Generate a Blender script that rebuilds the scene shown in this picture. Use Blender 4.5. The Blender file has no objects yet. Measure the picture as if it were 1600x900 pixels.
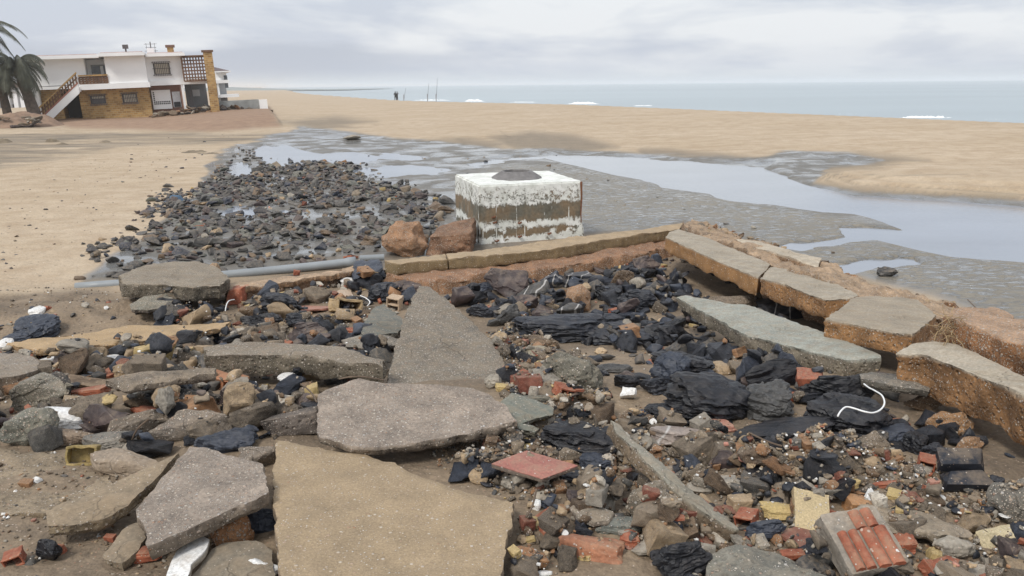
import bpy, bmesh, math, random
import numpy as np
from mathutils import Vector, Matrix, Euler
from mathutils.geometry import delaunay_2d_cdt

R = math.radians
sc = bpy.context.scene
C = sc.collection

# ---------------------------------------------------------------- camera, world, sun, exposure
F = 1244.0                      # focal length in photo pixels (1600 wide)
CAM = Vector((0.0, 0.0, 2.6))
PITCH, ROLL = 14.35, 0.55
cam_d = bpy.data.cameras.new("camera"); cam = bpy.data.objects.new("camera", cam_d); C.objects.link(cam)
cam_d.sensor_width = 36.0; cam_d.lens = 36.0 * F / 1600.0; cam_d.clip_end = 30000; cam_d.clip_start = 0.05
cam.location = CAM
MC = Matrix.Rotation(R(90 - PITCH), 3, 'X') @ Matrix.Rotation(R(-ROLL), 3, 'Z')
cam.rotation_euler = MC.to_euler()
sc.camera = cam
MCn = np.array(MC)

world = bpy.data.worlds.new("World"); sc.world = world; world.use_nodes = True
nt = world.node_tree; nt.nodes.clear()
def N(t, typ, **kw):
    n = t.nodes.new(typ)
    for k, v in kw.items(): setattr(n, k, v)
    return n
SUN_EL, SUN_AZ = 50.0, -145.0     # azimuth from +y towards +x
out = N(nt, 'ShaderNodeOutputWorld'); bg = N(nt, 'ShaderNodeBackground')
sky = N(nt, 'ShaderNodeTexSky'); sky.sky_type = 'NISHITA'; sky.sun_disc = False
sky.sun_elevation = R(SUN_EL); sky.sun_rotation = R(SUN_AZ); sky.air_density = 1.5; sky.dust_density = 3.0
tc = N(nt, 'ShaderNodeTexCoord'); mp = N(nt, 'ShaderNodeMapping'); mp.inputs['Scale'].default_value = (1.0, 1.0, 4.5)
n1 = N(nt, 'ShaderNodeTexNoise'); n1.inputs['Scale'].default_value = 4.2; n1.inputs['Detail'].default_value = 7; n1.inputs['Roughness'].default_value = .52
n1.inputs['Distortion'].default_value = .35
n2 = N(nt, 'ShaderNodeTexNoise'); n2.inputs['Scale'].default_value = 4.5; n2.inputs['Detail'].default_value = 5
cr = N(nt, 'ShaderNodeValToRGB')
cr.color_ramp.elements[0].position = .40; cr.color_ramp.elements[0].color = (6.7, 7.25, 8.35, 1)
cr.color_ramp.elements[1].position = .57; cr.color_ramp.elements[1].color = (9.3, 9.6, 10.05, 1)
sep = N(nt, 'ShaderNodeSeparateXYZ')
# brighter overhead than at the horizon (overcast)
zr = N(nt, 'ShaderNodeMapRange'); zr.inputs['From Min'].default_value = 0.09; zr.inputs['From Max'].default_value = .9
zr.inputs['To Min'].default_value = 1.0; zr.inputs['To Max'].default_value = 1.15
mul = N(nt, 'ShaderNodeVectorMath', operation='SCALE')
# low blue-grey cloud bank
bank = N(nt, 'ShaderNodeMapRange', interpolation_type='SMOOTHSTEP'); bank.inputs['From Min'].default_value = .052; bank.inputs['From Max'].default_value = .036
bankm = N(nt, 'ShaderNodeMix', data_type='RGBA'); bankm.inputs['B'].default_value = (5.7, 6.25, 7.35, 1)
addn = N(nt, 'ShaderNodeMath', operation='MULTIPLY_ADD'); addn.inputs[1].default_value = .07; 
sub = N(nt, 'ShaderNodeMath', operation='SUBTRACT'); sub.inputs[1].default_value = .035
pale = N(nt, 'ShaderNodeMapRange', interpolation_type='SMOOTHSTEP'); pale.inputs['From Min'].default_value = .022; pale.inputs['From Max'].default_value = -.004
palem = N(nt, 'ShaderNodeMix', data_type='RGBA'); palem.inputs['B'].default_value = (7.6, 8.1, 8.6, 1)
mixs = N(nt, 'ShaderNodeMix', data_type='RGBA'); mixs.inputs['Factor'].default_value = .85
L = nt.links.new
L(tc.outputs['Generated'], mp.inputs['Vector']); L(mp.outputs[0], n1.inputs['Vector']); L(mp.outputs[0], n2.inputs['Vector'])
L(n1.outputs['Fac'], cr.inputs['Fac']); L(tc.outputs['Generated'], sep.inputs[0]); L(sep.outputs['Z'], zr.inputs['Value'])
L(n2.outputs['Fac'], addn.inputs[0]); L(sep.outputs['Z'], addn.inputs[2]); L(addn.outputs[0], sub.inputs[0]); L(sub.outputs[0], bank.inputs['Value'])
bmul = N(nt, 'ShaderNodeMath', operation='MULTIPLY'); azr = N(nt, 'ShaderNodeMapRange', interpolation_type='SMOOTHSTEP'); azr.inputs['From Min'].default_value = .02; azr.inputs['From Max'].default_value = -.22; azr.inputs['To Min'].default_value = .18; azr.inputs['To Max'].default_value = .95; L(sep.outputs['X'], azr.inputs['Value']); L(azr.outputs[0], bmul.inputs[1]); L(bank.outputs[0], bmul.inputs[0])
L(cr.outputs[0], bankm.inputs['A']); L(bmul.outputs[0], bankm.inputs['Factor'])
L(sep.outputs['Z'], pale.inputs['Value']); L(bankm.outputs['Result'], palem.inputs['A']); L(pale.outputs[0], palem.inputs['Factor'])
L(palem.outputs['Result'], mul.inputs[0]); L(zr.outputs[0], mul.inputs['Scale'])
L(sky.outputs[0], mixs.inputs['A']); L(mul.outputs[0], mixs.inputs['B']); L(mixs.outputs['Result'], bg.inputs['Color'])
bg.inputs['Strength'].default_value = 0.1
L(bg.outputs[0], out.inputs[0])

sl = bpy.data.lights.new("sun", 'SUN'); sl.energy = 2.2; sl.angle = R(13); sl.color = (1.0, .96, .9)
so = bpy.data.objects.new("sun", sl); C.objects.link(so)
sd = Vector((math.sin(R(SUN_AZ)) * math.cos(R(SUN_EL)), math.cos(R(SUN_AZ)) * math.cos(R(SUN_EL)), math.sin(R(SUN_EL))))
so.rotation_euler = sd.to_track_quat('Z', 'Y').to_euler()
sc.cycles.volume_bounces = 2
sc.view_settings.view_transform = 'Standard'; sc.view_settings.look = 'None'; sc.view_settings.exposure = 0.0; sc.view_settings.gamma = 1.0

# ---------------------------------------------------------------- numpy noise
def _h(ix, iy, iz, s):
    n = (ix * 374761393 + iy * 668265263 + iz * 2147483647 + s * 1274126177) & 0xffffffff
    n = ((n ^ (n >> 13)) * 1274126177) & 0xffffffff
    return ((n ^ (n >> 16)) & 0xffff) / 65535.0
def vnoise(P, s=0):
    P = np.asarray(P, dtype=float); i = np.floor(P).astype(np.int64); f = P - i; f = f * f * (3 - 2 * f)
    r = 0
    for dx in (0, 1):
        for dy in (0, 1):
            for dz in (0, 1):
                w = (f[:, 0] if dx else 1 - f[:, 0]) * (f[:, 1] if dy else 1 - f[:, 1]) * (f[:, 2] if dz else 1 - f[:, 2])
                r = r + w * _h(i[:, 0] + dx, i[:, 1] + dy, i[:, 2] + dz, s)
    return r * 2 - 1
def fbm(P, octv=4, s=0, lac=2.03, g=.5):
    a, r, P = 1.0, 0, np.asarray(P, dtype=float)
    for k in range(octv):
        r = r + a * vnoise(P, s + k * 17); P = P * lac + 3.7; a *= g
    return r
def sstep(a, b, x):
    t = np.clip((x - a) / (b - a), 0, 1); return t * t * (3 - 2 * t)

# ---------------------------------------------------------------- pixel <-> world
def rays(px, py):
    px = np.asarray(px, float); py = np.asarray(py, float)
    d = np.stack([(px - 800) / F, -(py - 450) / F, -np.ones_like(px)], -1)
    return d @ MCn.T
def project(P):
    q = (np.asarray(P, float) - np.array(CAM)) @ MCn
    z = np.minimum(q[..., 2], -1e-3)
    return 800 + F * q[..., 0] / -z, 450 - F * q[..., 1] / -z
def onz(px, py, z):
    d = rays([px], [py])[0]; t = (z - CAM[2]) / d[2]
    return Vector((CAM[0] + d[0] * t, CAM[1] + d[1] * t, z))
def sdf(px, py, poly):
    """signed distance to polygon, negative inside (pixels)"""
    poly = np.asarray(poly, float); n = len(poly)
    d = np.full(px.shape, 1e18); ins = np.zeros(px.shape, bool)
    for k in range(n):
        ax, ay = poly[k]; bx, by = poly[(k + 1) % n]; ex, ey = bx - ax, by - ay
        t = np.clip(((px - ax) * ex + (py - ay) * ey) / (ex * ex + ey * ey + 1e-12), 0, 1)
        d = np.minimum(d, (px - ax - t * ex) ** 2 + (py - ay - t * ey) ** 2)
        c = (ay > py) != (by > py)
        with np.errstate(divide='ignore', invalid='ignore'):
            c &= px < (bx - ax) * (py - ay) / (by - ay if by != ay else 1e-12) + ax
        ins ^= c
    return np.where(ins, -np.sqrt(d), np.sqrt(d))

# ---------------------------------------------------------------- terrain
CREST = [(60., -40., .5), (25.7, 40., .5), (6.8, 85., .5), (-26.5, 165., -.25), (-85., 330., -.05), (-230., 800., .1), (-900., 3000., .3)]
def crest_sd(x, y):
    """signed distance to the shore crest (negative landward) and the crest height there"""
    best = np.full(x.shape, 1e18); sg = np.zeros(x.shape); cz = np.zeros(x.shape)
    for (ax, ay, az), (bx, by, bz) in zip(CREST[:-1], CREST[1:]):
        ex, ey = bx - ax, by - ay
        t = np.clip(((x - ax) * ex + (y - ay) * ey) / (ex * ex + ey * ey), 0, 1)
        d = np.hypot(x - ax - t * ex, y - ay - t * ey)
        m = d < best; best = np.where(m, d, best)
        sg = np.where(m, np.sign((x - ax) * ey - (y - ay) * ex), sg); cz = np.where(m, az + t * (bz - az), cz)
    return best * sg, cz
LAGOON = [(734,256),(760,248),(790,244),(861,237),(930,240),(1000,245),(1100,250),(1213,256),(1211,264),(1240,278),(1267,288),(1333,302),(1489,310),(1600,318),(1760,325),(1760,430),(1600,407),(1489,398),(1422,384),(1369,371),(1300,380),(1249,389),(1215,383),(1284,373),(1320,367),(1311,354),(1355,353),(1413,357),(1380,345),(1338,333),(1284,329),(1213,318),(1133,311),(1102,300),(1044,293),(1000,278),(936,265),(899,257),(880,253),(850,247),(800,250),(740,260)]
PONDS = [[(1285,408),(1350,401),(1430,402),(1442,411),(1330,424),(1275,421)], [(345,330),(365,322),(395,318),(402,330),(385,338),(350,342)],
         [(430,328),(450,325),(452,335),(432,336)], [(358,262),(380,252),(400,262),(392,275),(366,278)], [(405,232),(440,224),(465,232),(500,240),(560,238),(600,245),(560,252),(480,252),(430,262),(405,250)],
         [(425,276),(445,274),(448,285),(430,287)], [(540,262),(640,256),(700,262),(690,272),(640,270),(600,276),(560,270)], [(600,238),(680,243),(640,248),(590,246)]]
BAR = [(1275,283),(1290,272),(1400,262),(1560,258),(1760,262),(1760,326),(1600,317),(1489,309),(1333,301)]
WET = [(330,262),(345,240),(410,215),(470,198),(540,205),(620,217),(700,222),(780,232),(870,232),(960,238),(1060,244),(1180,246),(1240,236),(1330,240),(1380,250),(1300,262),(1275,288),(1333,303),(1489,312),(1600,320),(1780,328),(1780,560),(1100,360),(1000,360),(600,420),(120,440),(220,372),(262,330),(310,298)]
RIP = [(740,262),(900,258),(1000,282),(1100,303),(1220,322),(1420,360),(1330,375),(1440,385),(1780,440),(1780,560),(1500,470),(1080,352),(905,360),(905,300),(740,272)]
MOUND = [(60,172),(240,166),(420,166),(440,198),(330,206),(120,200),(30,190)]
TRACK = [(0,205),(60,198),(200,206),(330,206),(440,210),(400,222),(240,226),(150,238),(40,250),(-200,270),(-200,200)]
DIRT = [(-400,452),(0,452),(130,440),(220,452),(600,408),(1075,350),(1300,420),(1900,640),(1900,1400),(-400,1400)]
def terrain(x, y):
    x = np.asarray(x, float); y = np.asarray(y, float)
    s, cz = crest_sd(x, y)
    P = np.stack([x, y, np.zeros_like(x)], -1)
    lo = fbm(P * .12, 3, 5); hi = fbm(P * .9, 3, 9)
    z = cz * sstep(-26, -1.5, s) + .09 * lo * sstep(12, 40, y) * sstep(-1, -12, s)
    z = np.where(s > 0, cz - .14 * s, z)
    z = np.maximum(z, -6)
    z = np.where((s < 0) & (y > 20), np.maximum(z, -.012), z)
    p0 = np.stack([x, y, np.zeros_like(x)], -1); px, py = project(p0)
    far = y > 2.0
    py = np.where(far, py, 3000.)
    nz = fbm(P * 1.3, 3, 21)
    fz = fbm(P * 3.2, 3, 25) * sstep(60, 20, y); w = sdf(px + nz * 9 + fz * 4, py + nz * 1.6 + fz * .9, LAGOON)
    for q in PONDS: w = np.minimum(w, sdf(px + nz * 9 + fz * 7, py + nz * 2 + fz * 1.6, q))
    z = z - .085 * sstep(3.5, -3.5, w)
    b = sdf(px, py, BAR)
    z = z + .24 * (sstep(0, -3, b) * .34 + sstep(-5, -7, b) * .33 + sstep(-10, -13, b) * .33)
    m = sdf(px, py, MOUND); z = z + (.22 + .42 * sstep(190, 400, px)) * sstep(3, -9, m)
    z = z + .04 * sstep(5, -5, sdf(px, py, TRACK)) * fbm(P * np.array([.5, 2., 1]), 3, 31)
    # low rise of the far back sand, ledge
    led = sdf(px, py, [(560,214),(640,205),(780,206),(800,219),(700,222),(620,220)]); z = z + .10 * sstep(1, -4, led)
    # foreground heap inside the foundation and towards the camera
    r = sstep(8.6, 4.6, y)
    z = z + r * (.55 + .05 * nz) * sstep(9., 6., np.abs(x) * .8)
    lump = sdf(px, py, [(-300,455),(120,455),(260,470),(330,500),(200,530),(-300,545)]); z = z + .14 * sstep(10, -25, lump) * (1 + .5 * fbm(P * 1.6, 3, 41))
    z = z + .012 * hi * sstep(40, 20, y)
    return z
HX0, HY0, HS = -11.0, 2.4, .025; HNX, HNY = 880, 1140          # height map of the near ground, 2.5 cm cells
gx_, gy_ = np.meshgrid(HX0 + HS * np.arange(HNX), HY0 + HS * np.arange(HNY)); TER = terrain(gx_.ravel(), gy_.ravel()).reshape(gx_.shape)
def terr1(x, y):
    i, j = (x - HX0) / HS, (y - HY0) / HS
    if 0 <= i < HNX - 1 and 0 <= j < HNY - 1:
        a, b = int(i), int(j); u, v = i - a, j - b
        return float((TER[b, a] * (1 - u) + TER[b, a + 1] * u) * (1 - v) + (TER[b + 1, a] * (1 - u) + TER[b + 1, a + 1] * u) * v)
    return float(terrain(np.array([x]), np.array([y]))[0])
def hit(px, py, dz=0.0):
    """where the sight line of a photo pixel meets the terrain raised by dz"""
    d = rays([px], [py])[0]; z = dz + (.5 if py > 600 else 0)
    for _ in range(14):
        t = (z - CAM[2]) / d[2]; x, y = d[0] * t, d[1] * t
        z = .5 * z + .5 * (terr1(x, y) + dz)
    t = (z - CAM[2]) / d[2]
    return Vector((d[0] * t, d[1] * t, z))

# ---------------------------------------------------------------- materials
def mat(name):
    m = bpy.data.materials.new(name); m.use_nodes = True; t = m.node_tree
    b = t.nodes['Principled BSDF']; return m, t, b
def noise(t, src, scale, detail=4, rough=.55, dist=0):
    n = N(t, 'ShaderNodeTexNoise'); n.inputs['Scale'].default_value = scale; n.inputs['Detail'].default_value = detail
    n.inputs['Roughness'].default_value = rough; n.inputs['Distortion'].default_value = dist
    if src: t.links.new(src, n.inputs['Vector'])
    return n.outputs['Fac']
def ramp(t, src, a, b, ca=(0, 0, 0, 1), cb=(1, 1, 1, 1)):
    r = N(t, 'ShaderNodeValToRGB'); e = r.color_ramp.elements
    e[0].position = a; e[1].position = b; e[0].color = ca if len(ca) == 4 else (*ca, 1); e[1].color = cb if len(cb) == 4 else (*cb, 1)
    t.links.new(src, r.inputs[0]); return r.outputs[0]
def mix(t, fac, a, b, blend='MIX'):
    m = N(t, 'ShaderNodeMix', data_type='RGBA', blend_type=blend)
    for s, v in (('Factor', fac), ('A', a), ('B', b)):
        if isinstance(v, (int, float)): m.inputs[s].default_value = v if s == 'Factor' else (v, v, v, 1)
        elif isinstance(v, tuple): m.inputs[s].default_value = v if len(v) == 4 else (*v, 1)
        else: t.links.new(v, m.inputs[s])
    return m.outputs['Result']
def math_(t, op, a, b=0.0, c=None):
    m = N(t, 'ShaderNodeMath', operation=op)
    for k, v in enumerate((a, b) if c is None else (a, b, c)):
        if isinstance(v, (int, float)): m.inputs[k].default_value = v
        else: t.links.new(v, m.inputs[k])
    return m.outputs[0]
def bump(t, b, h, strength=.5, dist=.01):
    n = N(t, 'ShaderNodeBump'); n.inputs['Strength'].default_value = strength; n.inputs['Distance'].default_value = dist
    t.links.new(h, n.inputs['Height']); t.links.new(n.outputs[0], b.inputs['Normal']); return n
def vor(t, src, scale, feature='F1', out='Distance'):
    v = N(t, 'ShaderNodeTexVoronoi', feature=feature); v.inputs['Scale'].default_value = scale; t.links.new(src, v.inputs['Vector']); return v

def stone_mat(name, rough=.5, speck=0.0, strata=0.0, vein=0.0, var=.5, bs=.5, wetness=0.0, grain=14.0, pit=0.0, dust=0.0, crack=0.0):
    """colour from the mesh's own 'tint' attribute, broken up by noise, pebbles, veins"""
    m, t, b = mat(name); o = N(t, 'ShaderNodeTexCoord').outputs['Object']
    a = N(t, 'ShaderNodeAttribute'); a.attribute_name = 'tint'; col = a.outputs['Color']
    n_ = noise(t, o, 5, 6, .62); f_ = noise(t, o, grain * 4, 5, .7)
    col = mix(t, 1.0, col, ramp(t, n_, .3, .72, (1 - var, 1 - var, 1 - var), (1 + var, 1 + var * .96, 1 + var * .9)), 'MULTIPLY')
    col = mix(t, .8, col, ramp(t, f_, .3, .7, (.6, .6, .6), (1.4, 1.4, 1.4)), 'MULTIPLY')
    h = math_(t, 'ADD', math_(t, 'MULTIPLY', n_, 1.2), math_(t, 'MULTIPLY', f_, .35))
    if speck:
        for sc_, lim, amt in ((80, .018, 1.0), (130, .028, 1.0), (42, .010, .7)):
            v = vor(t, o, sc_); w = noise(t, o, 7, 2)
            cellr = N(t, 'ShaderNodeSeparateColor'); t.links.new(v.outputs['Color'], cellr.inputs[0])
            keep = math_(t, 'GREATER_THAN', cellr.outputs[0], 1 - speck)
            dot = ramp(t, v.outputs['Distance'], .22, .36, (1, 1, 1), (0, 0, 0))
            k = math_(t, 'MULTIPLY', math_(t, 'MULTIPLY', dot, keep), amt)
            pc = mix(t, cellr.outputs[1], (.62, .55, .45), mix(t, cellr.outputs[2], (.34, .17, .09), (.60, .58, .55)))
            col = mix(t, k, col, pc)
            h = math_(t, 'ADD', h, math_(t, 'MULTIPLY', k, .5))
    if strata:
        mpn = N(t, 'ShaderNodeMapping'); mpn.inputs['Scale'].default_value = (1.5, 2.5, 9); mpn.inputs['Rotation'].default_value = (R(38), R(24), 0); t.links.new(o, mpn.inputs[0])
        s_ = noise(t, mpn.outputs[0], 3.2, 6, .65); h = math_(t, 'ADD', h, math_(t, 'MULTIPLY', s_, strata * 3))
    if pit:
        v = vor(t, o, 26); h = math_(t, 'SUBTRACT', h, math_(t, 'MULTIPLY', ramp(t, v.outputs['Distance'], .05, .4, (1, 1, 1), (0, 0, 0)), pit))
    if dust:
        g_ = N(t, 'ShaderNodeNewGeometry'); gs = N(t, 'ShaderNodeSeparateXYZ'); t.links.new(g_.outputs['Normal'], gs.inputs[0])
        dn_ = math_(t, 'MULTIPLY', ramp(t, noise(t, o, 11, 6, .7), .42, .62), math_(t, 'MULTIPLY', ramp(t, gs.outputs['Z'], .1, .8), dust)); col = mix(t, dn_, col, (.30, .225, .15))
    if crack:
        wv = N(t, 'ShaderNodeVectorMath', operation='MULTIPLY_ADD'); nn_ = N(t, 'ShaderNodeTexNoise'); nn_.inputs['Scale'].default_value = 6; nn_.inputs['Detail'].default_value = 4; t.links.new(o, nn_.inputs['Vector'])
        t.links.new(nn_.outputs['Color'], wv.inputs[0]); wv.inputs[1].default_value = (.22, .22, .22); t.links.new(o, wv.inputs[2])
        vc = vor(t, wv.outputs[0], 2.1, 'DISTANCE_TO_EDGE'); ck = math_(t, 'MULTIPLY', ramp(t, vc.outputs['Distance'], .002, .010, (1, 1, 1), (0, 0, 0)), ramp(t, noise(t, o, 1.7, 2), .48, .56))
        col = mix(t, math_(t, 'MULTIPLY', ck, crack), col, (.05, .04, .03)); h = math_(t, 'SUBTRACT', h, math_(t, 'MULTIPLY', ck, .8))
        stn_ = ramp(t, noise(t, o, 2.6, 6, .65), .5, .62); col = mix(t, math_(t, 'MULTIPLY', stn_, .45), col, mix(t, 1., col, (.62, .58, .52), 'MULTIPLY'))
    if vein:
        w = N(t, 'ShaderNodeTexWave'); w.inputs['Scale'].default_value = 1.5; w.inputs['Distortion'].default_value = 9; w.inputs['Detail'].default_value = 3
        t.links.new(o, w.inputs['Vector'])
        col = mix(t, math_(t, 'MULTIPLY', ramp(t, w.outputs['Fac'], .965, .99), vein), col, (.5, .48, .45))
    t.links.new(col, b.inputs['Base Color'])
    rr = N(t, 'ShaderNodeMapRange'); rr.inputs['To Min'].default_value = rough - .14; rr.inputs['To Max'].default_value = rough + .2
    t.links.new(noise(t, o, 9, 3), rr.inputs['Value']); t.links.new(rr.outputs[0], b.inputs['Roughness'])
    b.inputs['Specular IOR Level'].default_value = .45 + wetness
    bump(t, b, h, bs, .012)
    return m
M = {}
M['slate'] = stone_mat('slate_rock', .38, strata=.5, var=.45, bs=.8, wetness=.0, dust=.06)
M['vein'] = stone_mat('veined_rock', .45, strata=.3, vein=.8, var=.4, bs=.5, wetness=.1, dust=.2)
M['stone'] = stone_mat('field_stone', .5, var=.5, bs=.55, dust=.4)
M['conc'] = stone_mat('pebbly_concrete', .85, speck=.46, var=.36, bs=.8, dust=.35, crack=.35)
M['rough'] = stone_mat('broken_concrete', .9, speck=.22, var=.5, bs=1.0, pit=.8, dust=.25)
M['gravel'] = stone_mat('rust_gravel_concrete', .85, speck=.5, var=.42, bs=1.0, pit=.5)
M['plain'] = stone_mat('smooth_mortar', .8, speck=.06, var=.3, bs=.4, dust=.4, crack=.35)
M['sandy'] = stone_mat('sandy_mortar', .9, speck=.10, var=.22, bs=.6, grain=25, dust=.2)
M['brick'] = stone_mat('fired_clay', .75, speck=.04, var=.4, bs=.5, dust=.55)
M['smear'] = stone_mat('painted_stone', .5, speck=.03, var=.22, bs=.4, dust=.45)
T = dict(black=(.010, .011, .015), slate=(.019, .022, .030), blue=(.034, .042, .060), grey=(.088, .086, .08), dgrey=(.058, .057, .055), purple=(.06, .044, .044), brown=(.13, .088, .055),
         conc=(.195, .157, .115), dconc=(.118, .096, .072), pale=(.34, .31, .26), tan=(.36, .265, .165), rust=(.28, .15, .075), red=(.31, .095, .05), dred=(.19, .065, .042), pink=(.42, .20, .15),
         yellow=(.48, .36, .16), white=(.80, .80, .78), green=(.13, .135, .115), sand=(.42, .31, .19))
def simple(name, col, rough=.6, var=.12, scale=8, metal=0.0, bs=.15):
    m, t, b = mat(name); o = N(t, 'ShaderNodeTexCoord').outputs['Object']
    c = mix(t, 1.0, (*col, 1), ramp(t, noise(t, o, scale, 5), .3, .7, (1 - var,) * 3, (1 + var,) * 3), 'MULTIPLY')
    t.links.new(c, b.inputs['Base Color']); b.inputs['Roughness'].default_value = rough; b.inputs['Metallic'].default_value = metal
    bump(t, b, noise(t, o, scale * 6, 3), bs, .01); return m

# ---------------------------------------------------------------- object helpers
def tag(o, label=None, cat=None, group=None, kind=None):
    if label: o['label'] = label
    if cat: o['category'] = cat
    if group: o['group'] = group
    if kind: o['kind'] = kind
    return o
def link(name, me, mats, parent=None, loc=None):
    o = bpy.data.objects.new(name, me); C.objects.link(o)
    for m in (mats if isinstance(mats, (list, tuple)) else [mats]): me.materials.append(m)
    if parent: o.parent = parent
    if loc is not None: o.location = loc
    return o
def empty(name, loc, rot=(0, 0, 0)):
    o = bpy.data.objects.new(name, None); C.objects.link(o); o.location = loc; o.rotation_euler = rot; o.empty_display_size = .2; return o
def tint(me, col, jit=0.0, seed=0):
    a = me.attributes.new('tint', 'FLOAT_COLOR', 'POINT'); n = len(me.vertices)
    c = np.ones((n, 4)); c[:, :3] = np.array(col)
    a.data.foreach_set('color', c.ravel().astype(np.float32))
def np_mesh(name, V, Fc, smooth=None, col=None):
    me = bpy.data.meshes.new(name); me.from_pydata([tuple(v) for v in V], [], [tuple(f) for f in Fc]); me.update()
    if smooth is not None:
        me.polygons.foreach_set('use_smooth', [True] * len(me.polygons))
        if smooth < 180: me.set_sharp_from_angle(angle=R(smooth))
    if col is not None: tint(me, col)
    return me
def fast_tri_mesh(name, V, Tr, colv):
    me = bpy.data.meshes.new(name); V = np.asarray(V, np.float32); Tr = np.asarray(Tr, np.int32)
    me.vertices.add(len(V)); me.vertices.foreach_set('co', V.ravel()); me.loops.add(Tr.size); me.loops.foreach_set('vertex_index', Tr.ravel())
    me.polygons.add(len(Tr)); me.polygons.foreach_set('loop_start', np.arange(0, Tr.size, 3, dtype=np.int32)); me.polygons.foreach_set('loop_total', np.full(len(Tr), 3, np.int32))
    me.update(calc_edges=True); me.validate()
    a = me.attributes.new('tint', 'FLOAT_COLOR', 'POINT'); c = np.ones((len(V), 4), np.float32); c[:, :3] = colv; a.data.foreach_set('color', c.ravel())
    return me

def rock_arrays(seed, kind='angular', detail=2, rough=.05):
    """a unit rock (about 1 across) as vertex and triangle arrays"""
    rg = random.Random(seed); bm = bmesh.new()
    if kind == 'box':
        pts = [Vector((sx * .5 * rg.uniform(.86, 1), sy * .5 * rg.uniform(.86, 1), sz * .5 * rg.uniform(.86, 1))) for sx in (-1, 1) for sy in (-1, 1) for sz in (-1, 1)]
        for _ in range(2):
            k = rg.randrange(8); pts[k] = pts[k] * rg.uniform(.55, .8)
    elif kind == 'round':
        pts = []
        for _ in range(34):
            v = Vector((rg.gauss(0, 1), rg.gauss(0, 1), rg.gauss(0, 1))).normalized(); pts.append(v * .5 * rg.uniform(.88, 1))
    elif kind == 'shard':
        n = rg.randint(4, 6); a0 = rg.random() * 6
        pts = []
        for k in range(n):
            a = a0 + k * 6.283 / n + rg.uniform(-.35, .35); r = .5 * rg.uniform(.7, 1.05)
            for z in (-.5, .5): pts.append(Vector((r * math.cos(a), r * math.sin(a), z * rg.uniform(.93, 1))))
    elif kind == 'plate':
        n = rg.randint(5, 8); a0 = rg.random() * 6; pts = []
        for k in range(n):
            a = a0 + k * 6.283 / n + rg.uniform(-.3, .3)
            for z in (-.5, .5):
                r = .5 * rg.uniform(.72, 1.0); pts.append(Vector((r * math.cos(a), r * math.sin(a), z * rg.uniform(.35, 1))))
        for _ in range(3): pts.append(Vector((rg.uniform(-.3, .3), rg.uniform(-.3, .3), .5 * rg.uniform(.8, 1.1))))
    else:
        pts = []
        for _ in range(rg.randint(9, 14)):
            v = Vector((rg.gauss(0, 1), rg.gauss(0, 1), rg.gauss(0, 1))).normalized(); q = max(abs(v.x), abs(v.y), abs(v.z))
            pts.append(v * .5 * ((1 - .55) + .55 / q) * rg.uniform(.8, 1.0))
    for p in pts: bm.verts.new(p)
    r = bmesh.ops.convex_hull(bm, input=bm.verts)
    bmesh.ops.delete(bm, geom=[v for v in bm.verts if not v.link_faces], context='VERTS')
    if kind != 'shard' or detail > 0:
        bmesh.ops.bevel(bm, geom=list(bm.edges), offset=.02 if kind in ('shard', 'box') else .035, segments=1, affect='EDGES', clamp_overlap=True)
    bmesh.ops.triangulate(bm, faces=bm.faces)
    for k in range(detail):
        lim = .34 / (1.7 ** k)
        es = [e for e in bm.edges if e.calc_length() > lim]
        if es: bmesh.ops.subdivide_edges(bm, edges=es, cuts=1)
        bmesh.ops.triangulate(bm, faces=bm.faces)
    bm.normal_update()
    V = np.array([v.co for v in bm.verts]); Nn = np.array([v.normal for v in bm.verts]); Tr = np.array([[v.index for v in f.verts] for f in bm.faces]); bm.free()
    s = seed % 97
    if rough < 0:      # cleaved, creased rock
        ax = np.array([rg.gauss(0, .5), rg.gauss(0, .5), 1.0]); ax /= np.linalg.norm(ax); ay = np.cross(ax, [1, .2, 0]); u_ = V @ ax
        w_ = fbm(V * 2.4, 3, s); q = np.stack([u_ * 7 + w_ * 1.2, (V @ ay) * 2.0 + w_, V[:, 0] * 1.2], -1)
        rd = 1 - np.abs(fbm(q, 3, s + 1)) * 1.6; d = -rough * (1.2 * rd + .9 * np.floor(fbm(V * 1.7 + s, 1, s + 5) * 3) / 3 + .5 * (1 - 2 * np.abs(fbm(V * 6, 2, s + 4))))
    elif kind == 'round': d = rough * 1.5 * fbm(V * 3.2, 4, s)
    elif kind in ('plate', 'angular'):
        ax = np.array([rg.gauss(0, .35), rg.gauss(0, .35), 1.0]); ax /= np.linalg.norm(ax)
        q = V * 2.6 + np.outer(V @ ax, ax) * (4.5 if kind == 'plate' else 1.0)
        d = rough * (.28 * fbm(q, 4, s) + 1.0 * np.floor(fbm(V * 1.8 + np.outer(V @ ax, ax) * 3, 1, s + 5) * 2.5) / 2.5)
    elif kind == 'shard': d = rough * .25 * fbm(V * 5, 3, s)
    else: d = rough * .6 * fbm(V * 4, 3, s)
    V = V + Nn * d[:, None]
    ext = (V.max(0) - V.min(0)); V = (V - (V.max(0) + V.min(0)) / 2) / ext
    return V, Tr
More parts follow.
